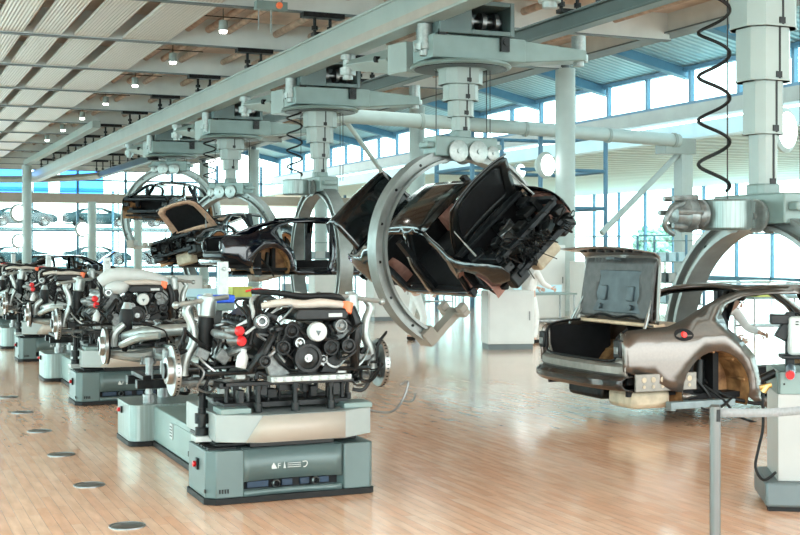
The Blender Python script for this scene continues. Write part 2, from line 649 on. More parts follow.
# ------------------------------------------------------------------ columns
cols = [(17.45, 29.4, 'big round white column between black tilted car and open trunk lid'),
        (17.45, 39.4, 'round white column behind the curved arm of the tilted black car'),
        (17.45, 49.4, 'round white column directly behind the mast over the dark blue car'),
        (17.45, 59.4, 'round white column between the mast of the dark blue car and the next mast left'),
        (17.45, 69.4, 'farthest round white column of the right hand row')]
c0 = None
for x, y, lab in cols:
    if c0 is None:
        c0 = thing('support_column', lab, 'column', (x, y, 0), group='round columns under the long white beam')
        MB().cyl((0, 0, .02), (0, 0, 6.72), .27, n=32).build('shaft', 'white_paint', c0)
        MB().cyl((0, 0, 6.72), (0, 0, 6.86), .12, n=20).build('neck', 'grey_base', c0)
        MB().cyl((0, 0, 0), (0, 0, .12), .30, n=32).build('base_ring', 'white_steel', c0)
    else:
        dup(c0, (x, y, 0), label=lab)


def PX(px, py, X=None, Y=None, d=None):
    """world point seen at a photograph position, on a plane of known X, Y or depth (used once to read sizes off the plan)"""
    r = (px - 400) / 1240
    cs, sn = math.cos(YAW), math.sin(YAW)
    if Y is not None:
        X = Y * (r * cs + sn) / (cs - r * sn)
        d = X * sn + Y * cs
    elif X is not None:
        Y = X * (cs - r * sn) / (r * cs + sn)
        d = X * sn + Y * cs
    else:
        X = d * (r * cs + sn)
        Y = d * (cs - r * sn)
    return Vector((X, Y, 1.8 - (py - 249) * d / 1240))

# trim beam and slim columns at the far left end
struct('trim_beam_left', MB().b2((7.75, 48, 6.42), (8.05, 71.2, 6.69)), 'white_steel', smooth=False)
for x, y, lab in ((7.9, 71, 'slim white column at the left edge, standing under the overhead rail'), (12.4, 77, 'slim white column in front of the end glass wall'), (15.4, 78, 'slim white column at the end glass wall, beside the highest arch')):
    c = thing('support_column', lab, 'column', (x, y, 0))
    MB().cyl((0, 0, .02), (0, 0, 6.4 if y < 72 else 4.68), .26, n=24).build('shaft', 'white_paint', c)
    MB().cyl((0, 0, 0), (0, 0, .12), .30, n=24).build('base_ring', 'white_steel', c)
# ------------------------------------------------------------------ overhead rails
def rail(name, label, x, z0, z1, w, mt='white_steel'):
    r = thing(name, label, 'overhead rail', (x, 0, z0))
    Y1 = 74 if x < 10 else 69
    m = MB()
    m.b2((-w / 2, -4, .05), (w / 2, Y1, z1 - z0 - .05))
    m.b2((-w / 2 - .03, -4, 0), (w / 2 + .03, Y1, .05)).b2((-w / 2 - .03, -4, z1 - z0 - .05), (w / 2 + .03, Y1, z1 - z0))
    m.build('beam', mt, r, bevel=.012)
    if x < 10:
        MB().b2((-w / 2 - .004, -4, .06), (w / 2 + .004, Y1, .22)).build('lower_band', 'beige_panel', r, smooth=False)
    for i in range(-4, 9):
        y = 29.4 + 5 * i
        m = MB()
        m.b2((-.22, y - .10, z1 - z0), (.22, y + .10, z1 - z0 + .07))
        for sx in (-.17, .17):
            m.cyl((sx, y, z1 - z0), (sx, y, 6.7 - z0), .035, n=8)
            m.cyl((sx, y, z1 - z0 + .12), (sx, y, z1 - z0 + .2), .07, n=8)
        m.b2((-.45, y - .13, 6.60 - z0), (.45, y + .13, 6.70 - z0))
        m.build('rail_bracket', 'dark_metal', r)
    return r


rail('overhead_rail', 'long white box rail running from the upper right down to the left', 8.65, 5.63, 6.23, .32)
rail('overhead_rail', 'grey green steel rail above the right ends of the trolleys', 11.6, 5.72, 6.05, .22, 'green_grey')
# dark cable tray beside the right rail
m = MB().b2((12.0, -4, 5.98), (12.35, 69, 6.06)).b2((12.0, -4, 6.06), (12.03, 69, 6.16)).b2((12.32, -4, 6.06), (12.35, 69, 6.16))
ctr = thing('cable_tray', 'dark cable tray with cables running beside the grey green rail', 'cable tray')
m.build('tray', 'dark_metal', ctr, smooth=False)
for k in range(4):
    MB().tube([(12.06 + .07 * k, -4 + 12 * q, 6.09 + .015 * ((q + k) % 2)) for q in range(7)], .028, n=6).build('cable', 'rubber', ctr)
for i in range(-4, 9):
    MB().b2((12.15, 29.3 + 5 * i, 6.06), (12.2, 29.4 + 5 * i, 6.70)).build('hanger_strap', 'dark_metal', ctr)
# curved branch rail at the far end of the hall
m = MB()
pts = [(11.6, 69.1, 0), (11.1, 71, 0), (9.5, 73.5, 0), (7.0, 75.3, 0), (3.5, 76, 0), (-8.6, 76.3, 0)]
pp = []
for i, p in enumerate(pts):
    pp.append(Vector(p))
m.tube(pp, .20, n=4, smooth=6)
o = m.build('curved_rail', 'white_steel', smooth=False)
o.location = (0, 0, 5.85)
tag(o, 'pale curved rail bending left below the blue panes at the far end', 'overhead rail')


# ------------------------------------------------------------------ telescopic car hangers
def octo(hx, hy, c):
    return [(-hx + c, -hy), (hx - c, -hy), (hx, -hy + c), (hx, hy - c), (hx - c, hy), (-hx + c, hy), (-hx, hy - c), (-hx, -hy + c)]


RING_R = 1.74


def hanger(label, y, ztop, yaw, roll, span=(-122, 122), detail=True, drum=False, small_drum=False):
    """ztop: height of the hub = top of the ring; yaw: about the mast; roll: turn of the ring in its own plane"""
    x = 9.37
    h = thing('car_hanger', label, 'car hanger', (x, y, 0), group='telescopic hangers along the overhead rails')
    # trolley between the rails
    m = MB()
    m.b2((-.72, -.42, 5.02), (1.05, .42, 5.42))
    m.prism([(1.05, 5.04), (2.35, 5.16), (2.35, 5.34), (1.05, 5.42)], 'Y', -.3, .3)
    m.build('trolley_frame', 'green_grey_light', h, bevel=.02)
    m = MB()
    m.lathe([(.0, 0), (.85, 0), (.88, .03), (.85, .07), (.40, .07), (.40, .12), (0, .12)], (0, 0, 4.9), (0, 0, 1), 40)
    tt = m.build('turntable', 'green_grey_light', h)
    MB().lathe([(.46, 0), (.46, -.012), (.80, -.012), (.80, 0)], (0, 0, 4.9), (0, 0, 1), 36).build('underside_ring', 'dark_metal', tt)  # dark ring set against the turntable's lower face
    m = MB()
    m.b2((-.62, -.5, 5.44), (.78, -.44, 6.02)).b2((-.62, .44, 5.44), (.78, .5, 6.02)).b2((-.62, -.5, 5.96), (.78, .5, 6.02)).b2((-.62, -.5, 5.44), (-.05, .5, 5.98)).b2((.70, -.5, 5.44), (.78, .5, 6.02))
    m.b2((-.05, -.52, 5.44), (.74, -.44, 5.53)).b2((-.05, -.52, 5.92), (.74, -.44, 6.02))
    m2 = MB()
    for xx in (.1, .35, .6):
        m2.cyl((xx - .05, -.1, 5.72), (xx + .03, -.1, 5.72), .17, n=20)
    # open front shows the reel
    m = MB()
    m.b2((-.62, -.48, 5.44), (-.02, .5, 6.02)).b2((.72, -.48, 5.44), (.80, .5, 6.02)).b2((-.02, -.48, 5.94), (.72, .5, 6.02)).b2((-.02, -.48, 5.44), (.72, .5, 5.52)).b2((-.02, .3, 5.52), (.72, .5, 5.94))
    rh = m.build('reel_housing', 'green_grey', h, bevel=.01)
    m2.cyl((0, -.1, 5.73), (.72, -.1, 5.73), .06, n=12)
    m2.build('cable_reel', 'bare_steel', rh)
    for (rx, ry) in ((-.72, -.1), (2.33, -.05)):
        m = MB()
        m.cyl((rx, ry, 5.28), (rx, ry, 5.62), .13, n=18).cyl((rx, ry, 5.18), (rx, ry, 5.28), .17, n=18).cyl((rx, ry, 5.08), (rx, ry, 5.18), .10, n=14)
        for k in range(5):
            a = k * 2 * PI / 5
            m.box((rx + .16 * math.cos(a), ry + .16 * math.sin(a), 5.22), (.05, .05, .12), a)
        m.build('guide_roller', 'alu', h)
    # stabiliser arm with end box, reaching along the rail away from the viewer
    m = MB()
    P = Vector((-.72, 3.6, 5.42))
    Q = Vector((-.34, 2.0, 5.32))
    m.cyl(P, Q, .10, .27, n=4)
    m.box((-.25, 1.72, 5.30), (.50, .58, .56), math.radians(14)).b2((-.1, .4, 5.1), (.1, 1.6, 5.3))
    sa = m.build('stabiliser_arm', 'white_steel', h, bevel=.015)
    MB().cyl((-.68, 2.28, 5.36), (-.1, 2.36, 5.36), .06, n=14).build('lightening_hole', 'cavity', sa)
    m = MB()
    m.cyl(P - Vector((0, 0, .28)), P + Vector((0, 0, .33)), .10, n=14).cyl(P - Vector((0, 0, .2)), P - Vector((0, 0, .05)), .16, n=14).cyl(P + Vector((0, 0, .1)), P + Vector((0, 0, .2)), .15, n=14)
    m.build('guide_roller', 'alu', h)
    MB().tube([(.05, .9, 5.2), (-.3, .6, 5.35), (-.5, .3, 5.2)], .03, smooth=4).build('cable', 'black_plastic', h)
    MB().box((.62, -.45, 5.30), (.16, .08, .24)).cyl((.62, -.52, 5.33), (.62, -.48, 5.33), .05, n=10).build('sensor_box', 'black_plastic', h)
    MB().box((-.55, -.44, 5.45), (.14, .06, .1)).build('sensor_box', 'black_plastic', h)
    # telescopic mast
    zt = ztop + .30
    L = (4.9 - zt) / 4
    ws = [(.35, .30), (.28, .245), (.20, .19), (.135, .14)]
    for k, (a, b) in enumerate(ws):
        z0, z1 = 4.9 - L * (k + 1), 4.9 - L * k
        m = MB()
        m.prism(octo(a, b, a * .42), 'Z', z0, z1 + .02)
        m.prism(octo(a + .008, b + .008, a * .42), 'Z', z0, z0 + .018)
        sg = m.build('mast_section', 'white_steel', h, bevel=.004)
        if k % 2 == 0 or detail:
            MB().b2((.02, -b - .006, z0 + .02), (.045, -b + .01, z1)).b2((-.02, -b - .012, z0 + .03), (.06, -b, z0 + .10)).build('guide_slot', 'black_plastic', sg)
    m = MB()
    for cx, cy in ((.45, -.1), (.52, -.1), (-.42, .1)):
        m.cyl((cx, cy, ztop + .15), (cx, cy, 4.95), .008, n=6)
    m.build('lifting_cable', 'black_plastic', h)
    # coiled power cable
    pts = []
    sx = -.72 if drum else -.62
    turns = 5 if drum else 4
    zz0 = ztop + .25
    for i in range(turns * 12 + 1):
        t = i / 12 * 2 * PI
        r = .17
        pts.append((sx + r * math.cos(t), -.05 + r * math.sin(t), 4.9 + (zz0 - 4.9) * i / (turns * 12)))
    if ztop != 3.5:
        MB().tube(pts, .021, n=6, smooth=2).build('coiled_cable', 'rubber', h)
    # everything below turns with the car: hub, ring, feet
    Rz = Matrix.Rotation(yaw, 4, 'Z')
    T = Matrix.Translation((0, 0, ztop)) @ Rz
    m = MB()
    m.T = T
    m.b2((-.22, -.62, -.12), (.22, .62, .22))
    m.b2((-.16, -.75, .02), (.16, .75, .12))
    m.T = Matrix.Translation((0, 0, ztop))
    m.prism(octo(.16, .16, .06), 'Z', .15, .34)
    m.build('hub_housing', 'green_grey_light', h, bevel=.02)
    for yy, q in ((-.20, .82), (.20, .82), (.50, .55)):
        for sx in (-1, 1):
            m = MB()
            m.T = T
            m.lathe([(0, 0), (.21 * q, 0), (.23 * q, .02), (.23 * q, .05), (.19 * q, .06), (.05 * q, .065), (.05 * q, .09), (0, .09)], (sx * .22, yy, -.02 - .06 * abs(yy)), (sx, 0, 0), 24)
            m.build('hub_roller', 'alu', h)
    if drum or small_drum:
        m = MB()
        m.T = Matrix.Translation((0, 0, ztop)) @ Matrix.Rotation(yaw if not drum else 0, 4, 'Z')
        m.lathe([(0, -.17), (.27, -.17), (.29, -.15), (.29, .15), (.27, .17), (0, .17)], (-.62, -.12, -.02), (0, 0, 1), 32)
        m.box((-.32, 0, -.02), (.3, .42, .3))
        dr = m.build('motor_drum', 'brushed', h, bevel=.006)
        if drum:
            m = MB()
            m.T = Matrix.Translation((-.02, 0, ztop))
            m.lathe([(0, 0), (.16, 0), (.17, .05), (.14, .10), (.20, .16), (.20, .26), (.15, .30), (.12, .38), (0, .42)], (-.92, -.12, -.02), (-1, 0, 0), 18)
            for k in range(6):
                a = k * PI / 3
                m.cyl((-1.05, -.12 + .19 * math.cos(a), .19 * math.sin(a)), (-1.36, -.12 + .17 * math.cos(a), .17 * math.sin(a)), .03, n=8)
            m.tube([(-1.2, -.2, .1), (-1.45, -.3, .02), (-1.5, -.25, -.15), (-1.35, -.2, -.24)], .03)
            m.build('gripper_motor', 'dark_alu', h)
            MB().b2((-.02, -.22, ztop - .19), (.16, -.14, ztop + .12)).b2((-.05, -.2, ztop + .02), (1.3, .2, ztop + .10)).build('hub_plate', 'white_steel', h, bevel=.01)
    # ring
    cz = ztop - RING_R + .05
    TR = Matrix.Translation((0, 0, cz)) @ Rz @ Matrix.Rotation(roll, 4, 'X')
    prof = [(-.15, RING_R), (.15, RING_R), (.15, RING_R - .05), (.06, RING_R - .05), (.06, RING_R - .17), (.15, RING_R - .17), (.15, RING_R - .22), (-.15, RING_R - .22), (-.15, RING_R - .17), (-.06, RING_R - .17), (-.06, RING_R - .05), (-.15, RING_R - .05)]
    m = MB()
    m.T = TR
    N = 56
    a0, a1 = math.radians(span[0]), math.radians(span[1])
    vs, fs = [], []
    K = len(prof)
    for i in range(N + 1):
        a = a0 + (a1 - a0) * i / N
        for (px, r) in prof:
            vs.append((px, r * math.sin(a), r * math.cos(a)))
    for i in range(N):
        for j in range(K):
            fs.append((i * K + j, i * K + (j + 1) % K, (i + 1) * K + (j + 1) % K, (i + 1) * K + j))
    fs += [tuple(range(K)), tuple(N * K + j for j in reversed(range(K)))]
    m.add(vs, fs)
    ring = m.build('arch', 'alu_arch', h)
    for i in range(10):
        a = a0 + (a1 - a0) * (i + .5) / 10
        r = RING_R - .11
        for s in (-1, 1):
            m = MB()
            m.T = TR
            m.cyl((s * .055, r * math.sin(a), r * math.cos(a)), (s * .07, r * math.sin(a), r * math.cos(a)), .026, n=10)
            m.build('bolt', 'dark_metal', ring)
    for s in (-1, 1):
        a = a1 if s > 0 else a0
        m = MB()
        m.T = TR
        yy, zz = (RING_R - .12) * math.sin(a), (RING_R - .12) * math.cos(a)
        m.b2((-.2, yy - .12, zz - .18), (.2, yy + .12, zz + .1))
        m.b2((-.14, min(yy, s * .75), zz - .20), (.14, max(yy, s * .75), zz - .08))
        m.b2((-.4, s * .82 - .07, zz - .18), (.4, s * .82 + .07, zz - .08))
        for q in (-.3, .3):
            m.b2((q - .08, s * .80 - .08, zz - .1), (q + .08, s * .80 + .08, zz + .02))
        m.build('clamp_foot', 'beige_panel' if not drum else 'white_steel', h, bevel=.012)
    return h, Matrix.Translation((x, y, 0)) @ TR


HY = [11.4, 19.3, 26.6, 34.2, 41.8]
HA = [('nearest hanger with silver motor drum over the tan car', 2.2, 0, 0),
      ('hanger whose curved arm holds the tilted black car', 3.5, math.radians(-84), math.radians(42)),
      ('hanger with arch around the dark blue car', 3.2, 0, 0),
      ('hanger with small arch just left of the dark blue car', 3.45, math.radians(36), math.radians(-12)),
      ('hanger whose arch stands highest, above the raised brown-rimmed hood', 4.55, math.radians(58), 0)]
HT = []
for k, (lab, zt, yw, rl) in enumerate(HA):
    h, T = hanger(lab, HY[k], zt, yw, rl, span=(-112, 112) if k == 1 else (-122, 122), drum=(k == 0), detail=k < 3, small_drum=(k == 2))
    HT.append(T)
# ------------------------------------------------------------------ car bodies in the middle of assembly
def hw(u, h):
    b = .945
    if u < .9:
        b -= .13 * ((.9 - u) / .9) ** 2
    if u > 4.0:
        b -= .20 * ((u - 4.0) / 1.0) ** 2
    if h < .5:
        b -= .05 * ((.5 - h) / .3) ** 2
    if .78 < h < .98:
        b -= .03 * ((h - .78) / .2) ** 2
    if h >= .98:
        b -= .03 + .60 * (h - .98) + .35 * max(0, h - 1.3) ** 1.2
    return b


def arc(cx, cz, r, a0, a1, n=12):
    return [(cx + r * math.cos(math.radians(a0 + (a1 - a0) * i / n)), cz + r * math.sin(math.radians(a0 + (a1 - a0) * i / n))) for i in range(n + 1)]


UR, UF, WZ, WR = 1.09, 4.08, .39, .42      # wheel centres and arch radius
SIDE = [(.03, .62), (.02, .80), (.02, .98), (.10, 1.03), (.55, 1.065), (.75, 1.13), (1.05, 1.255), (1.35, 1.36), (1.62, 1.415), (2.0, 1.442), (2.5, 1.45), (2.9, 1.43), (3.15, 1.39),
        (3.5, 1.235), (3.95, 1.02), (4.4, .95), (4.75, .87), (4.92, .78), (4.97, .62), (4.90, .50), (4.62, .46)] \
    + arc(UF, WZ, WR, 10, 190, 16) + [(3.74, .20), (1.70, .20)] + arc(UR, WZ, WR, -10, 190, 16) + [(.86, .36), (.55, .42), (.32, .55)]
REAR_DOOR = [(1.36, 1.27), (1.25, 1.17), (1.28, 1.02), (1.42, .90), (1.57, .74), (1.64, .5), (1.66, .30), (2.38, .29), (2.47, .6), (2.48, .92), (2.44, 1.37), (2.0, 1.375), (1.62, 1.35)]
FRONT_DOOR = [(2.60, .92), (2.56, 1.37), (2.9, 1.36), (3.1, 1.32), (3.45, 1.16), (3.72, .98), (3.74, .6), (3.66, .32), (2.52, .29), (2.60, .6)]


def car_body(name, label, paint, mat4, inner='dark_body', trunk=None, hood=None, rim='primer_tan', liner='primer_brown', rough_end=True, loose=False, far=False, sculpt=True):
    """mat4 places local coordinates: x = nose, y = left, z up with the wheel plane at z = 0, centred on the wheelbase"""
    root = bpy.data.objects.new(name, None)
    C.objects.link(root)
    root.matrix_world = mat4
    root['label'] = label
    root['category'] = 'car body'
    X0 = -2.52

    def place(mb):
        mb.T = Matrix.Translation((X0, 0, 0))
        return mb
    st = .14 if not far else .3
    # outer skin, both sides
    for s in (-1, 1):
        place(MB()).panel(SIDE, [REAR_DOOR, FRONT_DOOR], lambda u, h: Vector((u, s * hw(u, h), h)), st).build('side_frame', paint, root, solid=.02)
        # pillar and sill inner returns
        m = place(MB())
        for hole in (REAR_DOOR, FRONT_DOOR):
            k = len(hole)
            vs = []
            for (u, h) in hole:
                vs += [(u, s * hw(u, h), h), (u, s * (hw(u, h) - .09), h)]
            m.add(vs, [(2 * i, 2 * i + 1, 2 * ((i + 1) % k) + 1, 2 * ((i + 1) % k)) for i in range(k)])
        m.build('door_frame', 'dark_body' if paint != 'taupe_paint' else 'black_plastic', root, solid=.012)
        # inner side (between the pillars only)
        if not far:
            m = place(MB())
            m.box((2.52, s * (hw(2.5, .8) - .10), .82), (.16, .08, 1.08), 0)
            m.b2((1.76, s * .86 - .05, .22), (3.74, s * .86 + .05, .34))
            m.build('sill', 'dark_body', root)
        # wheel housings
        for uc in (UR, UF):
            w1 = hw(uc, .6) - .01
            m = place(MB())
            n = 18
            vs = []
            for i in range(n + 1):
                a = math.radians(-22 + 224 * i / n)
                vs += [(uc + WR * math.cos(a), s * w1, WZ + WR * math.sin(a)), (uc + (WR - .02) * math.cos(a), s * (w1 - .34), WZ + (WR - .02) * math.sin(a))]
            m.add(vs, [(2 * i, 2 * i + 2, 2 * i + 3, 2 * i + 1) for i in range(n)])
            cap = [(uc + (WR - .02) * math.cos(math.radians(-22 + 224 * i / n)), s * (w1 - .34), WZ + (WR - .02) * math.sin(math.radians(-22 + 224 * i / n))) for i in range(n + 1)]
            m.add(cap, [tuple(range(n + 1))])
            for i in range(3, n - 2, 3):
                a = math.radians(-22 + 224 * i / n)
                m.cyl((uc + (WR - .015) * math.cos(a), s * (w1 - .30), WZ + (WR - .015) * math.sin(a)), (uc + (WR - .015) * math.cos(a), s * (w1 - .04), WZ + (WR - .015) * math.sin(a)), .014, n=6)
            wl = m.build('wheel_housing', liner, root)
            if not far:
                m = place(MB())
                yy = s * (w1 - .26)
                m.cyl((uc - .05, yy, WZ - .1), (uc + .02, yy - s * .05, WZ + .30), .07, .06, n=12)
                m.tube([(uc - .32, yy, WZ - .12), (uc - .1, yy + s * .06, WZ + .02), (uc + .15, yy + s * .04, WZ - .12), (uc + .36, yy, WZ - .15)], .045)
                m.tube([(uc - .2, yy + s * .05, WZ + .2), (uc - .02, yy + s * .12, WZ - .02), (uc + .1, yy + s * .1, WZ - .22)], .018)
                m.box((uc - .24, yy, WZ - .06), (.16, .1, .26), 0)
                m.build('suspension_mount', 'black_plastic', wl)
    # roof
    def roofz(u):
        P = [(1.62, 1.415), (2.0, 1.442), (2.5, 1.45), (2.9, 1.43), (3.15, 1.39)]
        for (a, b), (c, d) in zip(P, P[1:]):
            if u <= c:
                return b + (d - b) * max(0, (u - a)) / (c - a)
        return 1.39
    def roof(i, j):
        u = 1.62 + 1.53 * i
        w = hw(u, roofz(u))
        y = (j * 2 - 1)
        uu = u + (.07 * (1 - y * y) if i == 1 else (-.10 * (1 - y * y) if i == 0 else 0))
        return Vector((uu, y * w, roofz(u) + .045 * (1 - y * y)))
    place(MB()).grid(roof, 8, 12).build('roof', paint, root, solid=.02)
    # rear shelf / cowl / firewall / floor / bulkheads
    m = place(MB())
    m.b2((.55, -.80, 1.035), (1.15, .80, 1.06))
    m.b2((.46, -.74, 1.05), (.60, .74, 1.085))
    m.build('rear_shelf', rim if rim == 'primer_tan' else inner, root, bevel=.01)
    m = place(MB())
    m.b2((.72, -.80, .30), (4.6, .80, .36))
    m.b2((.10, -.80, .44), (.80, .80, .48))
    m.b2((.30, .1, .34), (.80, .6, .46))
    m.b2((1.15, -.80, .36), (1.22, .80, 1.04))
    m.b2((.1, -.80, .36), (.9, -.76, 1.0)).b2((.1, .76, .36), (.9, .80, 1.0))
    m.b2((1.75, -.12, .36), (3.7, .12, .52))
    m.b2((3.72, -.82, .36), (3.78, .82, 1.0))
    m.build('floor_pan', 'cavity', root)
    m = place(MB())
    m.b2((3.45, -.78, .82), (3.76, .78, 1.0)).box((3.42, .38, .96), (.18, .34, .08)).box((3.40, -.1, .76), (.18, .3, .34))
    m.lathe([(.17, 0), (.185, .012), (.17, .025), (.155, .012), (.17, 0)], (3.2, .38, .93), (-.9, 0, .4), 20)
    m.cyl((3.2, .38, .93), (3.42, .38, .85), .03, n=8)
    m.box((3.2, .38, .93), (.05, .32, .05))
    m.build('dashboard', 'black_plastic', root, bevel=.01)
    m = place(MB())
    for s in (-1, 1):
        m.b2((3.78, s * .50 - .06, .42), (4.92, s * .50 + .06, .58))
        m.b2((3.78, s * .70 - .05, .80), (4.85, s * .70 + .05, .9))
        m.cyl((4.14, s * .62, .62), (4.14, s * .62, .93), .13, n=16)
    m.b2((4.86, -.62, .40), (4.95, .62, .50)).b2((4.80, -.66, .80), (4.92, .66, .88))
    m.b2((3.80, -.80, .94), (3.98, .80, 1.0))
    m.build('front_frame', inner, root, bevel=.01)
    for s in (-1, 1):
        place(MB()).b2((4.76, s * .66 - .12, .60), (4.93, s * .66 + .08, .74)).build('headlamp_mount', 'black_plastic', root, bevel=.02)
    # tail: rear panel with the boot mouth, lamp recess, bumper
    mouth = [(-.62, .70), (.62, .70), (.68, .80), (.70, .98), (-.70, .98), (-.68, .80)]
    m = place(MB())
    m.panel([(-.815, .56), (.815, .56), (.82, .80), (.80, 1.0), (.715, 1.0), (.69, .80), (.62, .715), (-.62, .715), (-.69, .80), (-.715, 1.0), (-.80, 1.0), (-.82, .80)], [], lambda y, h: Vector((.03 + .05 * (abs(y) / .8) ** 3, y, h)), .1)
    m.build('rear_panel', paint if paint != 'taupe_paint' else 'bare_taupe', root, solid=.02)
    m = place(MB())
    pts = [(.02, y, .72 + .02 * (abs(y) / .6) ** 4) for y in [-.6, -.4, 0, .4, .6]]
    m.tube([(.16, -.705, 1.04), (.04, -.71, .96), (.02, -.69, .80), (.02, -.62, .72), (.01, 0, .71), (.02, .62, .72), (.02, .69, .80), (.04, .71, .96), (.16, .705, 1.04), (.5, .70, 1.07)], .014, n=6)
    m.build('mouth_seal', 'rubber', root)
    for s in (-1, 1):
        m = place(MB())
        m.b2((-.012, s * .76 - .055, .76), (.05, s * .76 + .055, .94))
        rc = m.build('tail_lamp_recess', 'black_plastic', root, bevel=.012)
        m = place(MB())
        m.b2((-.02, s * .76 - .035, .80), (.0, s * .76 + .035, .87))
        m.build('socket', 'bare_steel', rc, bevel=.006)
    m = place(MB())
    prof = [(-.02, .57), (-.05, .60), (-.05, .66), (-.01, .69)]
    def lip(i, j):
        y = (i * 2 - 1) * .84
        cv = .10 * abs(i * 2 - 1) ** 3
        k = j * 3
        a = int(min(k, 2))
        f = k - a
        px = prof[a][0] + (prof[a + 1][0] - prof[a][0]) * f
        pz = prof[a][1] + (prof[a + 1][1] - prof[a][1]) * f
        return Vector((px + cv, y, pz))
    m.grid(lip, 20, 6).build('bumper_carrier', 'bare_taupe' if paint == 'taupe_paint' else 'dark_body', root, solid=.02)
    m = place(MB())
    bp = [(.00, .42), (-.12, .44), (-.165, .48), (-.165, .53), (-.12, .565), (.0, .57)]
    def bump(i, j):
        t = i * 2 - 1
        y = t * .86
        cv = .16 * abs(t) ** 4
        k = j * 5
        a = int(min(k, 4))
        f = k - a
        return Vector((bp[a][0] + (bp[a + 1][0] - bp[a][0]) * f + cv, y, bp[a][1] + (bp[a + 1][1] - bp[a][1]) * f))
    m.grid(bump, 24, 10).build('rear_bumper_beam', 'black_paint' if paint != 'taupe_paint' else 'dark_bumper', root, solid=.015)
    if paint == 'taupe_paint':
        for s in (-1, 1):
            m = place(MB())
            y = s * .90
            m.b2((.12, y - .015, .42), (.86, y + .015, .60))
            br = m.build('bumper_bracket', 'bare_taupe', root, bevel=.008)
            m = place(MB())
            for k in range(6):
                m.cyl((.22 + .11 * k, y - .02, .54), (.22 + .11 * k, y + .02, .54), .028, n=12)
                m.cyl((.22 + .11 * k, y - .02, .47), (.22 + .11 * k, y + .02, .47), .018, n=10)
            m.build('bracket_hole', 'tank_tan', br)
        # fuel filler on the side towards the camera
        m = place(MB())
        yf = -hw(.7, .985)
        ring = [(.70 + .115 * math.cos(a * PI / 10), .985 + .062 * math.sin(a * PI / 10)) for a in range(20)]
        m.add([(u, -hw(u, h) - .014, h) for u, h in ring], [tuple(range(20))])
        ff = m.build('filler_recess', 'cavity', root)
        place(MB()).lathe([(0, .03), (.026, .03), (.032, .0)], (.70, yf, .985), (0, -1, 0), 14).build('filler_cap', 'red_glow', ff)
        # silencer, tank, jig rail below the tail
        m = place(MB())
        m.b2((.14, -.22, .27), (.50, .45, .43))
        m.build('exhaust_box', 'dark_metal', root, bevel=.05)
        m = place(MB())
        m.b2((.14, -.84, .235), (.60, -.36, .42))
        m.build('silencer', 'tank_tan', root, bevel=.05)
        m = place(MB())
        m.cyl((.78, -.72, .34), (.98, -.55, .36), .10, n=14)
        m.build('washer_tank', 'pale_blue', root, bevel=.03)
        m = place(MB())
        m.b2((.50, -.98, .235), (1.30, -.88, .31)).b2((.50, -.98, .22), (.56, -.88, .24))
        m.build('lifting_bar', 'bumper_grey', root, bevel=.008)
        m = place(MB())
        m.tube([(.85, -.9, .30), (.9, -1.0, .22), (1.1, -1.0, .24), (1.25, -.99, .33)], .012)
        m.tube([(1.0, -.85, .45), (1.15, -.98, .30), (1.3, -1.0, .14), (1.55, -1.0, .05)], .014)
        m.tube([(1.1, -.6, .55), (1.25, -.8, .35), (1.55, -.9, .25), (1.7, -.92, .24)], .02)
        m.build('brake_hose', 'rubber', root)
    # boot lid, hinged on the shelf
    if trunk is not None:
        H = Matrix.Translation((X0 + .50, 0, 1.08)) @ Matrix.Rotation(math.radians(trunk), 4, 'Y')
        path = [(0, 0), (-.14, -.005), (-.40, -.02), (-.62, -.03), (-.725, -.06), (-.76, -.12), (-.76, -.40)]
        def lid(off, inset):
            def f(i, j):
                k = i * 6
                a = int(min(k, 5))
                q = k - a
                x = path[a][0] + (path[a + 1][0] - path[a][0]) * q
                z = path[a][1] + (path[a + 1][1] - path[a][1]) * q
                t = j * 2 - 1
                y = t * (.76 - inset - .05 * i)
                return Vector((x * (1 - .04 * t * t) + (off if i > .75 else 0), y, z + .04 * (1 - t * t) - (off if i <= .8 else 0)))
            return f
        m = MB()
        m.T = H
        m.grid(lid(0, 0), 18, 14)
        tl = m.build('trunk_lid', paint, root, solid=.014)
        m = MB()
        m.T = H
        def inn(u, v):
            # u 0..1 along the deck (hinge to lip), v -1..1 across: pressed inner frame
            return Vector((-.02 - .68 * u, v * .70, -.045 - .012 * math.sin(u * PI) + .035 * (1 - v * v)))
        holes = [[(.18, .08), (.72, .08), (.72, .52), (.40, .60), (.18, .50)], [(.18, -.08), (.18, -.50), (.40, -.60), (.72, -.52), (.72, -.08)]]
        m.panel([(.02, -1), (.98, -.97), (.98, .97), (.02, 1)], holes, inn, .09)
        m.build('inner_frame', rim if rim != 'primer_tan' else 'lid_inner', tl, solid=.02)
        m = MB()
        m.T = H
        m.box((-.32, 0, -.03), (.46, 1.0, .02))
        for s in (-1, 1):
            m.box((-.30, s * .26, -.05), (.16, .12, .03))
            m.cyl((-.15, s * .3, -.04), (-.15, s * .3, -.075), .03, n=12)
        m.box((-.66, 0, -.14), (.03, .16, .1))
        m.build('liner_plate', 'liner_blue' if paint == 'taupe_paint' else 'dark_metal', tl, bevel=.008)
        if paint == 'taupe_paint':
            for k in range(7):
                m = MB()
                m.T = H
                m.box((-.735, -.54 + .18 * k, -.20), (.02, .07, .05))
                m.build('lip_slot', 'cavity', tl)
        th = math.radians(trunk)
        for s in (-1, 1):
            e = H @ Vector((-.26, s * .66, -.05))
            e = e - Vector((X0, 0, 0))
            m = place(MB())
            b = Vector((.34, s * .735, 1.02))
            mid = b + (e - b) * .55
            m.cyl(b, mid, .016, n=8).cyl(mid, e, .009, n=8)
            m.tube([(.52, s * .70, 1.06), (.40, s * .70, 1.09), tuple(e + Vector((.02, 0, -.12)))], .012)
            m.build('lid_strut', 'steel', root)
        m = place(MB())
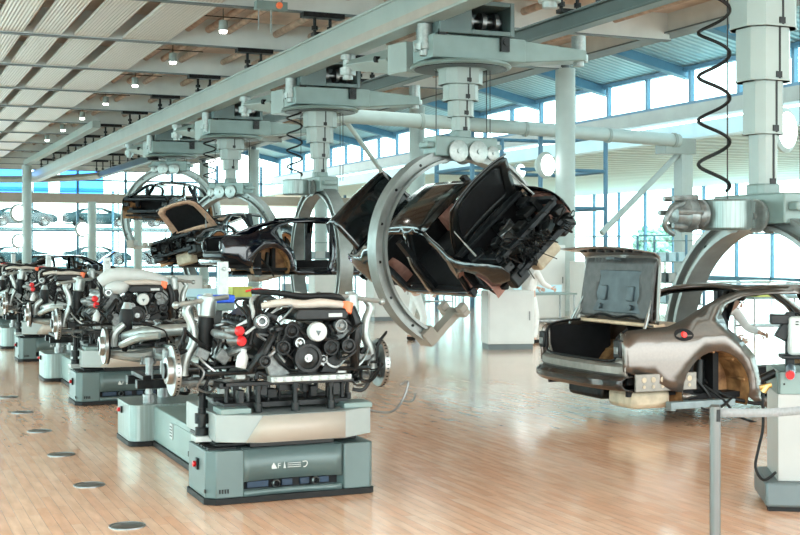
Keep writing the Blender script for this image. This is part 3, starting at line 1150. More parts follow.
        m.tube([(.50, -.6, 1.09), (.47, -.3, 1.15), (.46, 0, 1.12), (.47, .3, 1.15), (.50, .6, 1.09)], .014)
        m.tube([(.50, -.6, 1.09), (.50, 0, 1.16), (.50, .6, 1.09)], .01)
        m.build('torsion_bar', 'dark_metal', root)
    if hood is not None:
        H = Matrix.Translation((X0 + 3.86, 0, 1.03)) @ Matrix.Rotation(math.radians(-hood), 4, 'Y')
        def hd(u, v):
            w = .78 - .10 * u * u
            return Vector((1.08 * u - .06 * v * v * u, v * w, -.20 * u * u * .7 + .05 * (1 - v * v)))
        m = MB()
        m.T = H
        m.grid(lambda i, j: hd(i, j * 2 - 1), 14, 14)
        hp = m.build('hood', paint, root, solid=.014)
        m = MB()
        m.T = H
        m.panel([(.02, -.98), (.9, -.96), (.985, -.8), (.985, .8), (.9, .96), (.02, .98)], [[(.14, -.72), (.14, .72), (.78, .72), (.88, .55), (.88, -.55), (.78, -.72)]], lambda u, v: hd(u, v) - Vector((0, 0, .028)), .1)
        m.build('hood_rim', rim, hp, solid=.03)
        m = MB()
        m.T = H
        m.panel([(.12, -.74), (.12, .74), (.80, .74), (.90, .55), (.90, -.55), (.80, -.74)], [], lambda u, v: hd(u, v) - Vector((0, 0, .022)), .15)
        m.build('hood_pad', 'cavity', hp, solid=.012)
        for s in (-1, 1):
            e = (H @ Vector((.52, s * .70, -.05))) - Vector((X0, 0, 0))
            m = place(MB())
            b = Vector((4.35, s * .74, .95))
            m.cyl(b, b + (e - b) * .5, .017, n=8).cyl(b + (e - b) * .5, e, .009, n=8)
            m.build('hood_strut', 'steel', root)
    if loose:
        rnd = random.Random(loose)
        for k in range(34):
            m = place(MB())
            y = rnd.uniform(-.75, .75)
            x = rnd.uniform(4.5, 4.9)
            z = rnd.uniform(.55, .85)
            p = [(x - .2, y + rnd.uniform(-.2, .2), z)]
            for q in range(4):
                p.append((x + rnd.uniform(-.05, .42), y + rnd.uniform(-.14, .14), z - rnd.uniform(-.15, .25)))
            m.tube(p, rnd.uniform(.007, .016), n=6)
            m.build('wiring', 'rubber', root)
        for k in range(26):
            m = place(MB())
            m.box((rnd.uniform(3.95, 4.95), rnd.uniform(-.72, .72), rnd.uniform(.5, .9)), (rnd.uniform(.1, .3), rnd.uniform(.1, .3), rnd.uniform(.08, .25)), rnd.uniform(0, 3))
            m.build('bay_component', rnd.choice(['black_plastic', 'dark_metal', 'black_plastic', 'dark_metal', 'bare_steel']), root, bevel=.015)
        m = place(MB())
        m.b2((4.45, -.15, .10), (4.72, .38, .42))
        m.build('coolant_tank', 'tank_tan', root, bevel=.04)
        for s in (-1, 1):
            m = place(MB())
            m.box((4.80, s * .60, .42), (.22, .34, .26))
            m.build('horn_cover', 'black_plastic', root, bevel=.04)
        m = place(MB())
        for (a, b) in (((.3, -.6, .24), (4.4, -.52, .24)), ((.3, .6, .24), (4.4, .52, .24))):
            m.cyl(a, b, .035, n=8)
        for u in (1.0, 1.8, 2.6, 3.4, 4.2):
            m.b2((u - .04, -.6, .22), (u + .04, .6, .27))
        m.build('underbody_beam', 'dark_metal', root)
    return root




def in_ring(T, dx=0, dz=0, flip=False, dy=0):
    """car coordinates inside a hanger arch: body centre sits .9 above the wheel plane; the arch centre is at roof height - 1.03"""
    R = Matrix.Rotation(PI, 4, 'Z') if flip else Matrix.Identity(4)
    return T @ Matrix.Translation((dx, dy, dz)) @ R


car_body('sedan_body_shell', 'tan grey metallic car body with open trunk lid, low above the floor at right', 'taupe_paint',
         Matrix.Translation((9.45, 11.42, -.06)), trunk=98, hood=None)
car_body('sedan_body_shell', 'black car body tilted on its side in the big curved arm', 'black_paint',
         in_ring(HT[1], 0.05, -.45), trunk=75, hood=60, rim='black_plastic', liner='liner_pink', loose=5)
car_body('sedan_body_shell', 'dark blue car body without doors, hanging level behind the front engine', 'blue_black_paint',
         in_ring(HT[2], 0, -.48), trunk=None, hood=45, rim='black_plastic', loose=3)
car_body('sedan_body_shell', 'car body with brown-rimmed hood wide open, nose to the left', 'black_paint',
         in_ring(HT[3], 0, -.5, flip=True), trunk=None, hood=52, rim='primer_tan2', liner='primer_orange', loose=8)
car_body('sedan_body_shell', 'black car body hung highest, its roof showing above the brown-rimmed hood', 'black_paint',
         in_ring(HT[4], 0, -.3, flip=True), trunk=None, hood=None, rim='black_plastic')
for xx, yy, lab in ((9.37, 64.6, 'low steel skid under the far black car with the blue hood'), (9.37, 72.0, 'low steel skid under the farthest black car')):
    sk = thing('transport_skid', lab, 'skid', (xx, yy, 0), group='steel skids on the floor')
    for s in (-1, 1):
        MB().b2((-2.2, s * .5 - .06, .08), (2.2, s * .5 + .06, .20)).build('runner', 'green_grey', sk)
        for q in (-1.6, 1.6):
            MB().cyl((q, s * .5 - .05, .06), (q, s * .5 + .05, .06), .06, n=12).build('wheel', 'rubber', sk)
    MB().b2((-1.6, -.5, .1), (-1.45, .5, .18)).b2((1.45, -.5, .1), (1.6, .5, .18)).build('cross_bar', 'green_grey', sk)
car_body('sedan_body_shell', 'black car body with blue-rimmed raised hood low behind the second engine', 'black_paint',
         Matrix.Translation((9.37, 64.6, 0)), hood=45, rim='blue_steel', far=True)
car_body('sedan_body_shell', 'farthest black car body at the left edge of the row', 'black_paint',
         Matrix.Translation((9.37, 72.0, 0)), far=True)
# ------------------------------------------------------------------ assembly carriers on the floor
from bpy import data as D


def text_mesh(txt, size, depth, material, parent, mat4, name='lettering'):
    cu = D.curves.new('tmp', 'FONT')
    cu.body = txt
    cu.size = size
    cu.extrude = depth
    o = D.objects.new('tmp', cu)
    C.objects.link(o)
    bpy.context.view_layer.update()
    me = D.meshes.new_from_object(o.evaluated_get(bpy.context.evaluated_depsgraph_get()))
    D.objects.remove(o)
    me.transform(mat4)
    me.materials.clear()
    me.materials.append(M[material])
    q = D.objects.new(name, me)
    C.objects.link(q)
    q.parent = parent
    return q


# local origin: front middle of the carrier on the floor (front faces -y)
def make_carrier(label):
    c = thing('assembly_carrier', label, 'assembly carrier', (2.785, 8.5, 0), group='green grey carriers in a row')
    # front housing with recessed, slightly hollow front plate
    m = MB()
    m.prism([(-.625, .55), (-.625, .06), (-.56, .0), (-.36, 0), (-.36, .10), (.36, .10), (.40, 0), (.60, 0), (.625, .03), (.625, .55)], 'Z', .045, .38)
    m.build('front_housing', 'green_grey', c, bevel=.008)
    m = MB()
    N = 14
    vs = []
    for i in range(N + 1):
        t = i / N
        x = -.36 + .74 * t
        y = .012 + .05 * math.sin(PI * t)
        vs += [(x, y, .15), (x, y, .375)]
    m.add(vs, [(2 * i, 2 * i + 2, 2 * i + 3, 2 * i + 1) for i in range(N)])
    fp = m.build('front_plate', 'green_grey', c, solid=.012)
    vs = []
    for i in range(N + 1):
        t = i / N
        x = -.36 + .74 * t
        y = .012 + .03 * math.sin(PI * t)
        vs += [(x, y, .045), (x, y, .085)]
    MB().add(vs, [(2 * i, 2 * i + 2, 2 * i + 3, 2 * i + 1) for i in range(N)]).build('lower_lip', 'green_grey', c, solid=.02)
    sl = MB().b2((-.36, .08, .085), (.38, .10, .15)).build('sensor_slot', 'cavity', c)
    for x in (-.11, .19):
        MB().lathe([(.022, 0), (.03, .01), (.03, .03), (.022, .04), (.022, 0)], (x, .02, .118), (0, 1, 0), 20).build('sensor_ring', 'bare_steel', sl)
    for x0, x1 in ((-.32, -.16), (-.06, .02), (.08, .15), (.22, .30)):
        MB().b2((x0, .06, .095), (x1, .082, .14)).build('sensor_window', 'window_blue', sl, bevel=.003)
    # emblem on the plate: triangle mark and light lettering
    m = MB()
    m.prism([(-.152, .222), (-.098, .222), (-.125, .266)], 'Y', .046, .054)
    em = m.build('emblem', 'white_plastic', c)
    text_mesh('F', .052, .003, 'white_plastic', c, Matrix.Translation((-.098, .046, .224)) @ Matrix.Rotation(PI / 2, 4, 'X'))
    m = MB()
    m.prism([(-.052, .222), (-.034, .222), (-.046, .268)], 'Y', .042, .050)
    m.build('emblem', 'white_plastic', c)
    for z in (.226, .240, .254):
        w = .10
        MB().b2((-.022, .040, z), (-.022 + w, .046, z + .004)).build('emblem_line', 'white_plastic', c)
    m = MB()
    m.tube([(.09, .036, .262), (.118, .036, .262), (.125, .036, .245), (.112, .036, .226), (.096, .036, .224)], .004, smooth=4)
    m.build('emblem', 'white_plastic', c)
    # black skirt
    m = MB()
    m.prism([(-.635, .56), (-.635, .05), (-.565, -.012), (.605, -.012), (.635, .02), (.635, .56)], 'Z', .004, .045)
    m.build('bumper_skirt', 'rubber', c)
    # finned top corner and red button on the left cheek
    m = MB()
    for k in range(5):
        m.b2((-.60 + .0 * k, .07 + .085 * k, .38), (-.40, .12 + .085 * k, .392))
    m.build('cooling_fins', 'dark_metal', c)
    for (x, y, z) in ((-.628, .26, .26), (-.405, .85, .31)):
        m = MB().box((x - .005, y, z), (.02, .055, .08))
        b = m.build('button_housing', 'dark_metal', c, bevel=.004)
        MB().lathe([(0, 0), (.016, 0), (.022, .012), (.022, .024), (0, .03)], (x - .012, y, z), (-1, 0, 0), 16).build('red_button', 'red', b)
    m = MB().b2((-.632, .04, .085), (-.624, .06, .11))
    for k in range(4):
        m.b2((-.54 + .02 * k, -.006, .08), (-.53 + .02 * k, .002, .11))
    m.build('vent_slots', 'dark_metal', c)
    # middle body with side panel
    m = MB().b2((-.405, .55, .05), (.405, 2.85, .36))
    mb_ = m.build('middle_body', 'green_grey_light', c, bevel=.01)
    MB().b2((-.41, .8, .10), (-.40, 2.0, .31)).build('side_panel', 'green_grey_light', mb_, bevel=.003)
    MB().b2((-.416, 1.0, .115), (-.405, 1.45, .155)).build('side_slot', 'cavity', mb_)
    m = MB()
    m.b2((-.416, 2.02, .17), (-.408, 2.12, .30))
    pl = m.build('notice_plate', 'white_plastic', mb_)
    m = MB()
    for k in range(4):
        m.b2((-.419, 2.035, .19 + .026 * k), (-.415, 2.105, .20 + .026 * k))
    m.build('notice_lines', 'dark_metal', pl)
    MB().b2((-.42, .54, .004), (.42, 2.86, .05)).build('middle_skirt', 'rubber', c)
    # rear housing with rounded corners
    def rr(x0, x1, y0, y1, r, n=6):
        P = []
        for cx, cy, a in ((x1 - r, y0 + r, -90), (x1 - r, y1 - r, 0), (x0 + r, y1 - r, 90), (x0 + r, y0 + r, 180)):
            for i in range(n + 1):
                t = math.radians(a + 90 * i / n)
                P.append((cx + r * math.cos(t), cy + r * math.sin(t)))
        return P
    MB().prism(rr(-.625, .625, 2.80, 3.5, .10), 'Z', .045, .38).build('rear_housing', 'brushed', c, bevel=.006)
    MB().prism(rr(-.635, .635, 2.79, 3.51, .10), 'Z', .004, .045).build('rear_skirt', 'rubber', c)
    MB().box((-.63, 3.2, .30), (.02, .05, .06)).build('button_housing', 'dark_metal', c)
    MB().lathe([(0, 0), (.02, 0), (.02, .02), (0, .03)], (-.645, 3.2, .30), (-1, 0, 0), 14).build('red_button', 'red', c)
    # lifting mechanism and front tray
    m = MB()
    m.b2((-.30, .06, .38), (.34, .75, .43)).b2((-.52, .15, .385), (.55, .95, .41))
    m.build('lift_plate', 'black_plastic', c, bevel=.006)
    m = MB()
    m.prism([(-.56, .90), (-.56, .02), (-.42, -.06), (-.26, -.13), (.36, -.13), (.47, -.06), (.61, .02), (.64, .10), (.64, .90)], 'Z', .44, .635)
    m.add([(-.26, -.131, .635), (.36, -.131, .635), (.36, -.125, .62), (-.26, -.125, .62)], [(0, 1, 2, 3)])
    tr = m.build('front_tray', 'tray_white', c, bevel=.006)
    m = MB()
    m.add([(-.258, -.136, .632), (.355, -.136, .632), (.355, -.136, .445), (-.262, -.136, .445), (-.37, -.089, .445)], [(0, 1, 2, 3), (0, 3, 4)])
    m.build('tray_plate', 'beige_panel', tr, solid=.006)
    for x in (-.42, .50):
        MB().b2((x - .11, -.02, .635), (x + .11, .2, .675)).build('tray_pad', 'green_grey_light', c, bevel=.006)
    for (x, y) in ((-.44, .16), (-.25, .02), (.02, .0), (.30, .02), (.44, .16), (-.44, .75), (.44, .75), (-.1, .75), (.25, .75), (-.55, .4), (.57, .4)):
        m = MB()
        m.cyl((x, y, .64), (x, y, .86), .018, n=10).cyl((x, y, .64), (x, y, .70), .032, n=12).cyl((x, y, .80), (x, y, .84), .03, n=12)
        m.build('support_post', 'black_plastic', c)
    m = MB()
    m.b2((-.52, -.02, .83), (.50, .03, .86)).b2((-.52, .72, .83), (.50, .77, .86)).b2((-.54, -.02, .82), (-.49, .77, .86)).b2((.46, -.02, .82), (.51, .77, .86)).b2((-.5, .3, .69), (.5, .36, .72))
    m.b2((-.48, .1, .66), (.46, .7, .70))
    m.build('support_frame', 'black_plastic', c, bevel=.004)
    # left corner clamp tower
    m = MB()
    m.cyl((-.60, .25, .46), (-.60, .25, .52), .05, n=16).cyl((-.60, .25, .52), (-.60, .25, .66), .03, n=14).cyl((-.60, .25, .55), (-.60, .25, .62), .052, n=16).cyl((-.60, .25, .66), (-.60, .25, .86), .024, n=12)
    m.build('clamp_tower', 'dark_metal', c)
    m = MB().b2((-.66, .19, .42), (-.54, .33, .465))
    m.build('tower_foot', 'alu', c, bevel=.005)
    # rods, rear support mast
    m = MB()
    m.tube([(.62, .1, .60), (.78, .05, .58), (.88, .05, .66), (.93, .05, .80), (.86, .05, .78)], .009)
    m.tube([(.88, .05, .66), (.95, .02, .66), (.97, .0, .72)], .008)
    m.build('bent_rod', 'bare_steel', c)
    for (x, y) in ((-.42, 2.95), (.42, 2.95), (-.2, 3.35), (.2, 3.35)):
        m = MB()
        m.cyl((x, y, .38), (x, y, .80), .035, n=12).cyl((x, y, .38), (x, y, .46), .06, n=14).cyl((x, y, .74), (x, y, .80), .055, n=14)
        m.build('rear_post', 'bare_steel', c)
    m = MB()
    m.b2((-.55, 2.85, .52), (.55, 2.95, .60)).b2((-.55, 3.3, .52), (.55, 3.4, .60)).b2((-.5, 2.85, .60), (-.42, 3.4, .64)).b2((.42, 2.85, .60), (.5, 3.4, .64))
    m.build('rear_frame', 'dark_metal', c, bevel=.005)
    m = MB()
    m.b2((.10, 2.42, .36), (.19, 2.50, 1.69))
    m.cyl((.145, 2.40, 1.62), (.145, 2.42, 1.62), .018, n=10)
    m.build('upright_mast', 'alu', c, bevel=.008)
    return c




def gear(m, c, r, w, ax=(0, -1, 0), hub=.35, spokes=0):
    m.lathe([(r * hub, w), (r * .78, w * .8), (r * .80, w), (r, w), (r, 0), (r * hub, 0)], c, ax, 32)


# local origin: on the front axle line, floor level; engine looks towards -y
def make_engine(label, variant=0):
    e = thing('engine_and_axle_assembly', label, 'engine', (2.785, 8.8, 0), group='engines standing on the carriers')
    R = random.Random(11 + variant)

    def b(name, m, mt, bev=.006, par=None):
        return m.build(name, mt, par or e, bevel=bev)
    # crankcase, heads, covers
    m = MB()
    m.prism([(-.20, .90), (.20, .90), (.24, 1.12), (.12, 1.20), (-.12, 1.20), (-.24, 1.12)], 'Y', -.50, .15)
    m.b2((-.17, -.48, .88), (.17, .1, .93))
    b('engine_block', m, 'dark_metal', .012)
    for s in (-1, 1):
        m = MB()
        Rm = Matrix.Rotation(s * math.radians(38), 3, 'Y')
        m.box((s * .26, -.16, 1.20), (.22, .60, .26), R=Rm)
        for k in range(5):
            m.box((s * .345, -.40 + .12 * k, 1.25), (.05, .05, .20), R=Rm)
        hd_ = b('cylinder_head', m, 'cast_alu' if variant else 'dark_metal', .02)
        m = MB()
        m.box((s * .33, -.16, 1.30), (.20, .58, .07), R=Rm)
        b('head_cover', m, 'black_plastic' if not variant else 'alu', .025, hd_)
        # exhaust manifold with heat shield
        m = MB()
        for k in range(4):
            y = -.38 + .14 * k
            m.tube([(s * .34, y, 1.12), (s * .44, y + .02, 1.08), (s * .46, .08, 1.0)], .024, n=8)
        m.tube([(s * .46, .0, 1.02), (s * .45, .2, .95), (s * .30, .5, .86), (s * .25, 1.1, .80)], .035, n=10)
        b('exhaust_manifold', m, 'bare_steel', 0)
    # front drive
    m = MB()
    gear(m, (0, -.60, 1.045), .098, .06)
    pu = b('crank_pulley', m, 'black_plastic', 0)
    m = MB()
    m.lathe([(0, .075), (.012, .075), (.012, .06), (.028, .06), (.036, .05), (.036, .03)], (0, -.60, 1.045), (0, -1, 0), 24)
    b('pulley_hub', m, 'steel', 0, pu)
    m = MB()
    m.lathe([(0, .05), (.02, .055), (.062, .05), (.068, .04), (.068, 0)], (.068, -.62, 1.225), (0, -1, 0), 30)
    wp = b('fan_coupling', m, 'white_plastic', 0)
    m = MB()
    m.add([(.048, -.678, 1.235), (.085, -.678, 1.232), (.066, -.678, 1.20)], [(0, 1, 2)])
    m.build('coupling_mark', 'grey_base', wp, solid=.004)
    for (x, z, r, mt) in ((-.17, 1.12, .05, 'dark_metal'), (.18, 1.11, .055, 'dark_metal'), (-.11, 1.235, .05, 'dark_metal'), (.255, 1.26, .045, 'cast_alu'), (-.05, 1.15, .035, 'steel'), (.12, 1.03, .03, 'bare_steel'), (-.30, 1.03, .04, 'black_plastic'), (.31, 1.12, .05, 'black_plastic')):
        m = MB()
        gear(m, (x, -.58, z), r, .045)
        m.cyl((x, -.60, z), (x, -.635, z), r * .35, n=12)
        b('pulley', m, mt, 0)
        b('pulley_arm', MB().cyl((x, -.45, z), (x, -.585, z), r * .8, n=14), 'dark_metal', 0)
    m = MB()
    belt = [(-.098, -.615, 1.04), (-.21, -.615, 1.14), (-.17, -.615, 1.17), (-.12, -.615, 1.285), (-.07, -.615, 1.27), (.02, -.615, 1.18), (.18, -.615, 1.165), (.235, -.615, 1.12), (.10, -.615, 1.03), (0, -.615, .947), (-.098, -.615, 1.04)]
    m.tube(belt, .011, n=6, smooth=3)
    b('drive_belt', m, 'rubber', 0)
    # timing covers, air box, cream air pipe
    m = MB()
    m.prism([(-.08, 1.30), (.30, 1.30), (.31, 1.34), (.29, 1.385), (-.06, 1.39), (-.09, 1.34)], 'Y', -.62, -.30)
    ab = b('air_box', m, 'black_plastic', .015)
    b('air_box_label', MB().b2((.16, -.628, 1.325), (.26, -.62, 1.35)), 'white_plastic', 0, ab)
    m = MB()
    m.tube([(-.26, -.42, 1.40), (-.14, -.50, 1.425), (.0, -.55, 1.41), (.12, -.55, 1.42), (.26, -.54, 1.405), (.34, -.52, 1.39)], [.024, .03, .034, .03, .034], n=12)
    cp = b('air_pipe', m, 'cream', 0)
    b('pipe_plug', MB().cyl((.315, -.56, 1.345), (.335, -.545, 1.42), .036, .04, n=14), 'orange', .003, cp)
    # side cover panel
    m = MB()
    m.prism([(-.24, .90), (-.10, .93), (-.16, 1.03), (-.26, 1.10), (-.30, 1.05)], 'Y', -.56, -.50)
    b('timing_cover', m, 'cast_alu', .008)
    m = MB()
    m.prism([(.24, .92), (.12, .93), (.17, 1.03), (.27, 1.08), (.30, 1.02)], 'Y', -.56, -.50)
    b('timing_cover', m, 'dark_metal', .008)
    # throttle ring, red caps on the left, starter, alternator
    b('throttle_ring', MB().lathe([(.022, 0), (.042, 0), (.042, .03), (.034, .04), (.024, .04), (.022, 0)], (-.30, -.55, 1.30), (-.3, -1, .1), 24), 'steel', 0)
    b('throttle_body', MB().cyl((-.29, -.42, 1.28), (-.30, -.55, 1.30), .05, n=18), 'cast_alu', 0)
    for z, dx in ((1.235, 0), (1.165, .015)):
        c_ = b('hose_neck', MB().cyl((-.52 + dx, -.42, z), (-.45 + dx, -.50, z), .022, n=14), 'cast_alu', 0)
        b('red_cap', MB().lathe([(0, .03), (.028, .03), (.036, .018), (.036, 0), (.02, -.01)], (-.455 + dx, -.50, z), (.5, -1, 0), 18), 'red', 0, c_)
    b('coolant_elbow', MB().tube([(-.52, -.1, 1.2), (-.54, -.30, 1.2), (-.50, -.42, 1.2), (-.42, -.42, 1.16)], .030, n=12), 'cast_alu', 0)
    b('plastic_bottle', MB().lathe([(0, 0), (.035, .0), (.04, .02), (.04, .08), (.02, .11), (.02, .13), (0, .13)], (-.44, -.50, .98), (.2, 0, 1), 16), 'white_plastic', 0)
    b('alternator', MB().lathe([(0, 0), (.05, 0), (.065, .02), (.065, .1), (.05, .13), (0, .13)], (.30, -.40, 1.19), (0, -1, 0), 20), 'cast_alu', 0)
    # wiring loom over the top: many dark pipes with a few red and white
    for k in range(12):
        x = -.42 + .05 * k + R.uniform(-.02, .02)
        z = 1.40 + R.uniform(-.01, .05)
        p = [(-.40 + R.uniform(-.04, .04), -.50 + R.uniform(0, .1), 1.18 + R.uniform(-.05, .08)), (-.38 + .02 * k, -.45, 1.33), (x, -.30, z), (x + .12, -.1, z + R.uniform(-.02, .04)), (x + .3, .1, z - .03)]
        b('hose', MB().tube(p, R.choice([.009, .012, .016]), n=7), ['rubber', 'rubber', 'white_plastic', 'rubber', 'black_plastic', 'dark_metal'][k % 6], 0)
    b('main_loom', MB().tube([(-.30, -.30, 1.50), (-.15, -.40, 1.49), (.05, -.38, 1.46), (.25, -.40, 1.46), (.36, -.34, 1.43), (.40, -.30, 1.32), (.42, -.35, 1.12)], [.02, .028, .022], n=10), 'rubber', 0)
    b('red_cable', MB().tube([(-.34, -.28, 1.50), (-.25, -.34, 1.515), (-.10, -.40, 1.49)], .008, n=7), 'red', 0)
    for k in range(16):
        x, z = R.uniform(-.36, .36), R.uniform(.93, 1.30)
        p = [(x, -.52, z)]
        for q in range(3):
            p.append((p[-1][0] + R.uniform(-.13, .13), -.56 + R.uniform(-.05, .06), min(1.4, max(.9, p[-1][2] + R.uniform(-.14, .14)))))
        b('pipe', MB().tube(p, R.choice([.008, .011, .016]), n=7), R.choice(['rubber', 'black_plastic', 'rubber', 'bare_steel', 'black_plastic']), 0)
    for k in range(10):
        x, z = R.uniform(-.38, .38), R.uniform(.95, 1.36)
        b('bracket', MB().box((x, R.uniform(-.55, -.48), z), (R.uniform(.03, .09), .05, R.uniform(.03, .09)), R=Matrix.Rotation(R.uniform(-.6, .6), 3, 'Y')), R.choice(['dark_metal', 'cast_alu', 'black_plastic', 'black_plastic', 'dark_metal']), .006)
    # side columns of black ducting on the right
    b('side_duct', MB().tube([(.40, -.42, 1.38), (.44, -.44, 1.25), (.43, -.42, 1.08), (.46, -.36, .95)], [.035, .045, .03], n=10), 'black_plastic', 0)
    b('side_duct', MB().tube([(-.20, -.52, 1.22), (-.30, -.56, 1.08), (-.38, -.5, .96)], [.03, .036, .026], n=10), 'black_plastic', 0)
    # subframe and long aluminium plate
    m = MB()
    m.b2((-.27, -.66, .885), (.32, -.56, .925))
    for k in range(9):
        m.cyl((-.24 + .065 * k, -.665, .905), (-.24 + .065 * k, -.655, .905), .014, n=10)
    b('front_plate', m, 'alu', .006)
    m = MB()
    m.b2((-.42, -.30, .87), (-.34, .35, .93)).b2((.34, -.30, .87), (.42, .35, .93)).b2((-.42, -.10, .86), (.42, .02, .92)).b2((-.42, .28, .86), (.42, .36, .92))
    b('subframe', m, 'alu', .012)
    # gearbox, propeller shaft, exhaust
    m = MB()
    m.lathe([(0, .10), (.22, .10), (.21, .30), (.15, .55), (.12, .9), (.10, 1.05), (0, 1.05)], (0, 0, 1.02), (0, 1, 0), 20)
    b('gearbox', m, 'cast_alu', 0)
    b('propeller_shaft', MB().cyl((0, 1.0, 1.0), (0, 2.7, .95), .035, n=14), 'bare_steel', 0)
    for s in (-1, 1):
        b('exhaust_pipe', MB().tube([(s * .25, .6, .84), (s * .2, 1.1, .80), (s * .22, 1.9, .80), (s * .35, 2.6, .82)], .036, n=10), 'alu', 0)
        b('heat_shield', MB().add([(s * .12, .5, .98), (s * .42, .5, .90), (s * .46, 1.3, .92), (s * .14, 1.3, 1.02)], [(0, 1, 2, 3)]), 'alu', 0).modifiers.new('t', 'SOLIDIFY').thickness = .01
    # suspension, both sides
    for s in (-1, 1):
        X = s * .795
        m = MB()
        m.lathe([(.055, -.02), (.178, -.02), (.18, -.012), (.18, .012), (.178, .02), (.10, .02), (.095, .055), (.06, .06), (.055, -.02)], (X, 0, .93), (s, 0, 0), 44)
        dk = b('brake_disc', m, 'steel', 0)
        m = MB()
        for k in range(36):
            a = k * PI / 18
            m.box((X, .181 * math.cos(a), .93 + .181 * math.sin(a)), (.014, .010, .006), R=Matrix.Rotation(a, 3, 'X'))
        b('vent_slot', m, 'cavity', 0, dk)
        b('wheel_hub', MB().cyl((X - s * .12, 0, .93), (X + s * .075, 0, .93), .055, n=20), 'dark_metal', 0)
        m = MB()
        m.box((X - s * .01, .13, .98), (.11, .10, .20))
        b('brake_caliper', m, 'cast_alu', .02)
        # swan neck knuckle
        m = MB()
        m.tube([(s * .73, -.02, .90), (s * .71, -.04, 1.02), (s * .66, -.05, 1.14), (s * .67, -.04, 1.26), (s * .71, -.03, 1.36), (s * .66, -.03, 1.42)], [.045, .035, .032, .034, .030, .022], n=12)
        b('wheel_knuckle', m, 'alu', 0)
        m = MB()
        m.tube([(s * .66, -.04, 1.42), (s * .52, -.06, 1.44), (s * .40, -.02, 1.45)], .018, n=8)
        m.tube([(s * .78, -.06, 1.405), (s * .64, -.05, 1.42), (s * .50, .08, 1.44)], .017, n=8)
        m.ball((s * .79, -.06, 1.40), .028)
        b('upper_arm', m, 'alu', 0)
        # air strut
        m = MB()
        m.lathe([(.045, 0), (.062, .02), (.066, .14), (.06, .16), (.035, .165), (.03, .18)], (s * .56, -.02, 1.30), (-s * .08, 0, 1), 24)
        st = b('strut_top', m, 'alu', 0)
        m = MB()
        m.lathe([(.028, -.02), (.04, 0), (.046, .01), (.042, .03), (.05, .045), (.047, .065), (.056, .08), (.052, .11), (.060, .14), (.056, .18), (.062, .22), (.058, .26), (.05, .30)], (s * .575, -.02, 1.02), (-s * .05, 0, 1), 24)
        b('air_bellows', m, 'rubber', 0)
        m = MB()
        m.cyl((s * .585, -.02, .80), (s * .575, -.02, 1.02), .03, n=14).cyl((s * .585, -.02, .96), (s * .578, -.02, 1.0), .038, n=14)
        b('damper', m, 'black_plastic', 0)
        # lower arms, drive shaft, tie rod, brake hose
        m = MB()
        m.tube([(s * .30, -.18, .88), (s * .5, -.14, .85), (s * .74, -.02, .84)], [.026, .02, .026], n=8)
        m.tube([(s * .30, .22, .88), (s * .5, .16, .85), (s * .74, .02, .84)], [.026, .02, .026], n=8)
        m.ball((s * .74, 0, .84), .032)
        b('lower_arm', m, 'cast_alu', 0)
        b('drive_shaft', MB().cyl((s * .2, .02, .98), (s * .72, 0, .93), .018, n=10).cyl((s * .62, 0, .935), (s * .70, 0, .93), .045, .03, n=14), 'black_plastic', 0)
        b('tie_rod', MB().tube([(s * .30, -.26, .97), (s * .72, -.14, .95)], .012, n=7), 'black_plastic', 0)
        b('brake_hose', MB().tube([(s * .70, -.12, 1.0), (s * .62, -.20, .93), (s * .66, -.16, .82), (s * .56, -.14, .78), (s * .50, -.1, .86)], .010, n=6), 'bare_steel', 0)
        b('stabiliser_link', MB().tube([(s * .66, -.12, 1.06), (s * .60, -.18, .98), (s * .50, -.22, .90)], .010, n=6), 'steel', 0)
    b('stabiliser_bar', MB().tube([(-.62, -.24, .92), (-.45, -.34, .93), (0, -.36, .94), (.45, -.34, .93), (.62, -.24, .92)], .016, n=8), 'black_plastic', 0)
    b('steering_rack', MB().cyl((-.32, -.28, .97), (.32, -.28, .97), .03, n=12), 'cast_alu', 0)
    for s in (-1, 1):
        for k in range(9):
            x, y, z = s * R.uniform(.42, .72), R.uniform(-.30, .15), R.uniform(.84, 1.25)
            p = [(x, y, z)]
            for q in range(3):
                p.append((p[-1][0] + R.uniform(-.10, .10), p[-1][1] + R.uniform(-.08, .08), p[-1][2] + R.uniform(-.14, .12)))
            b('pipe', MB().tube(p, R.choice([.007, .010, .014]), n=6), R.choice(['rubber', 'bare_steel', 'black_plastic', 'dark_metal']), 0)
        for k in range(5):
            b('bracket', MB().box((s * R.uniform(.42, .66), R.uniform(-.28, .1), R.uniform(.82, 1.08)), (R.uniform(.04, .10), .05, R.uniform(.03, .09)), R=Matrix.Rotation(R.uniform(-.8, .8), 3, 'Y')), R.choice(['dark_metal', 'cast_alu', 'black_plastic', 'dark_metal']), .006)
    # dark clutter between tray and engine
    for k in range(12):
        x = R.uniform(-.42, .42)
        b('fixture', MB().box((x, R.uniform(-.30, .1), R.uniform(.72, .82)), (R.uniform(.04, .12), .08, R.uniform(.04, .11))).cyl((x, -.1, .68), (x, -.1, .88), .014, n=8), R.choice(['black_plastic', 'dark_metal', 'dark_metal', 'black_plastic', 'bare_steel']), .006)
    if variant:
        m = MB()
        m.tube([(-.38, -.46, 1.42), (-.25, -.50, 1.50), (0, -.50, 1.50), (.2, -.48, 1.47), (.36, -.44, 1.42)], [.07, .085, .07, .06], n=14)
        b('white_cover', m, 'white_plastic', 0)
        b('white_cover', MB().ball((-.2, -.52, 1.36), .11, sc=(1.3, .6, .7)), 'white_plastic', 0)
    return e


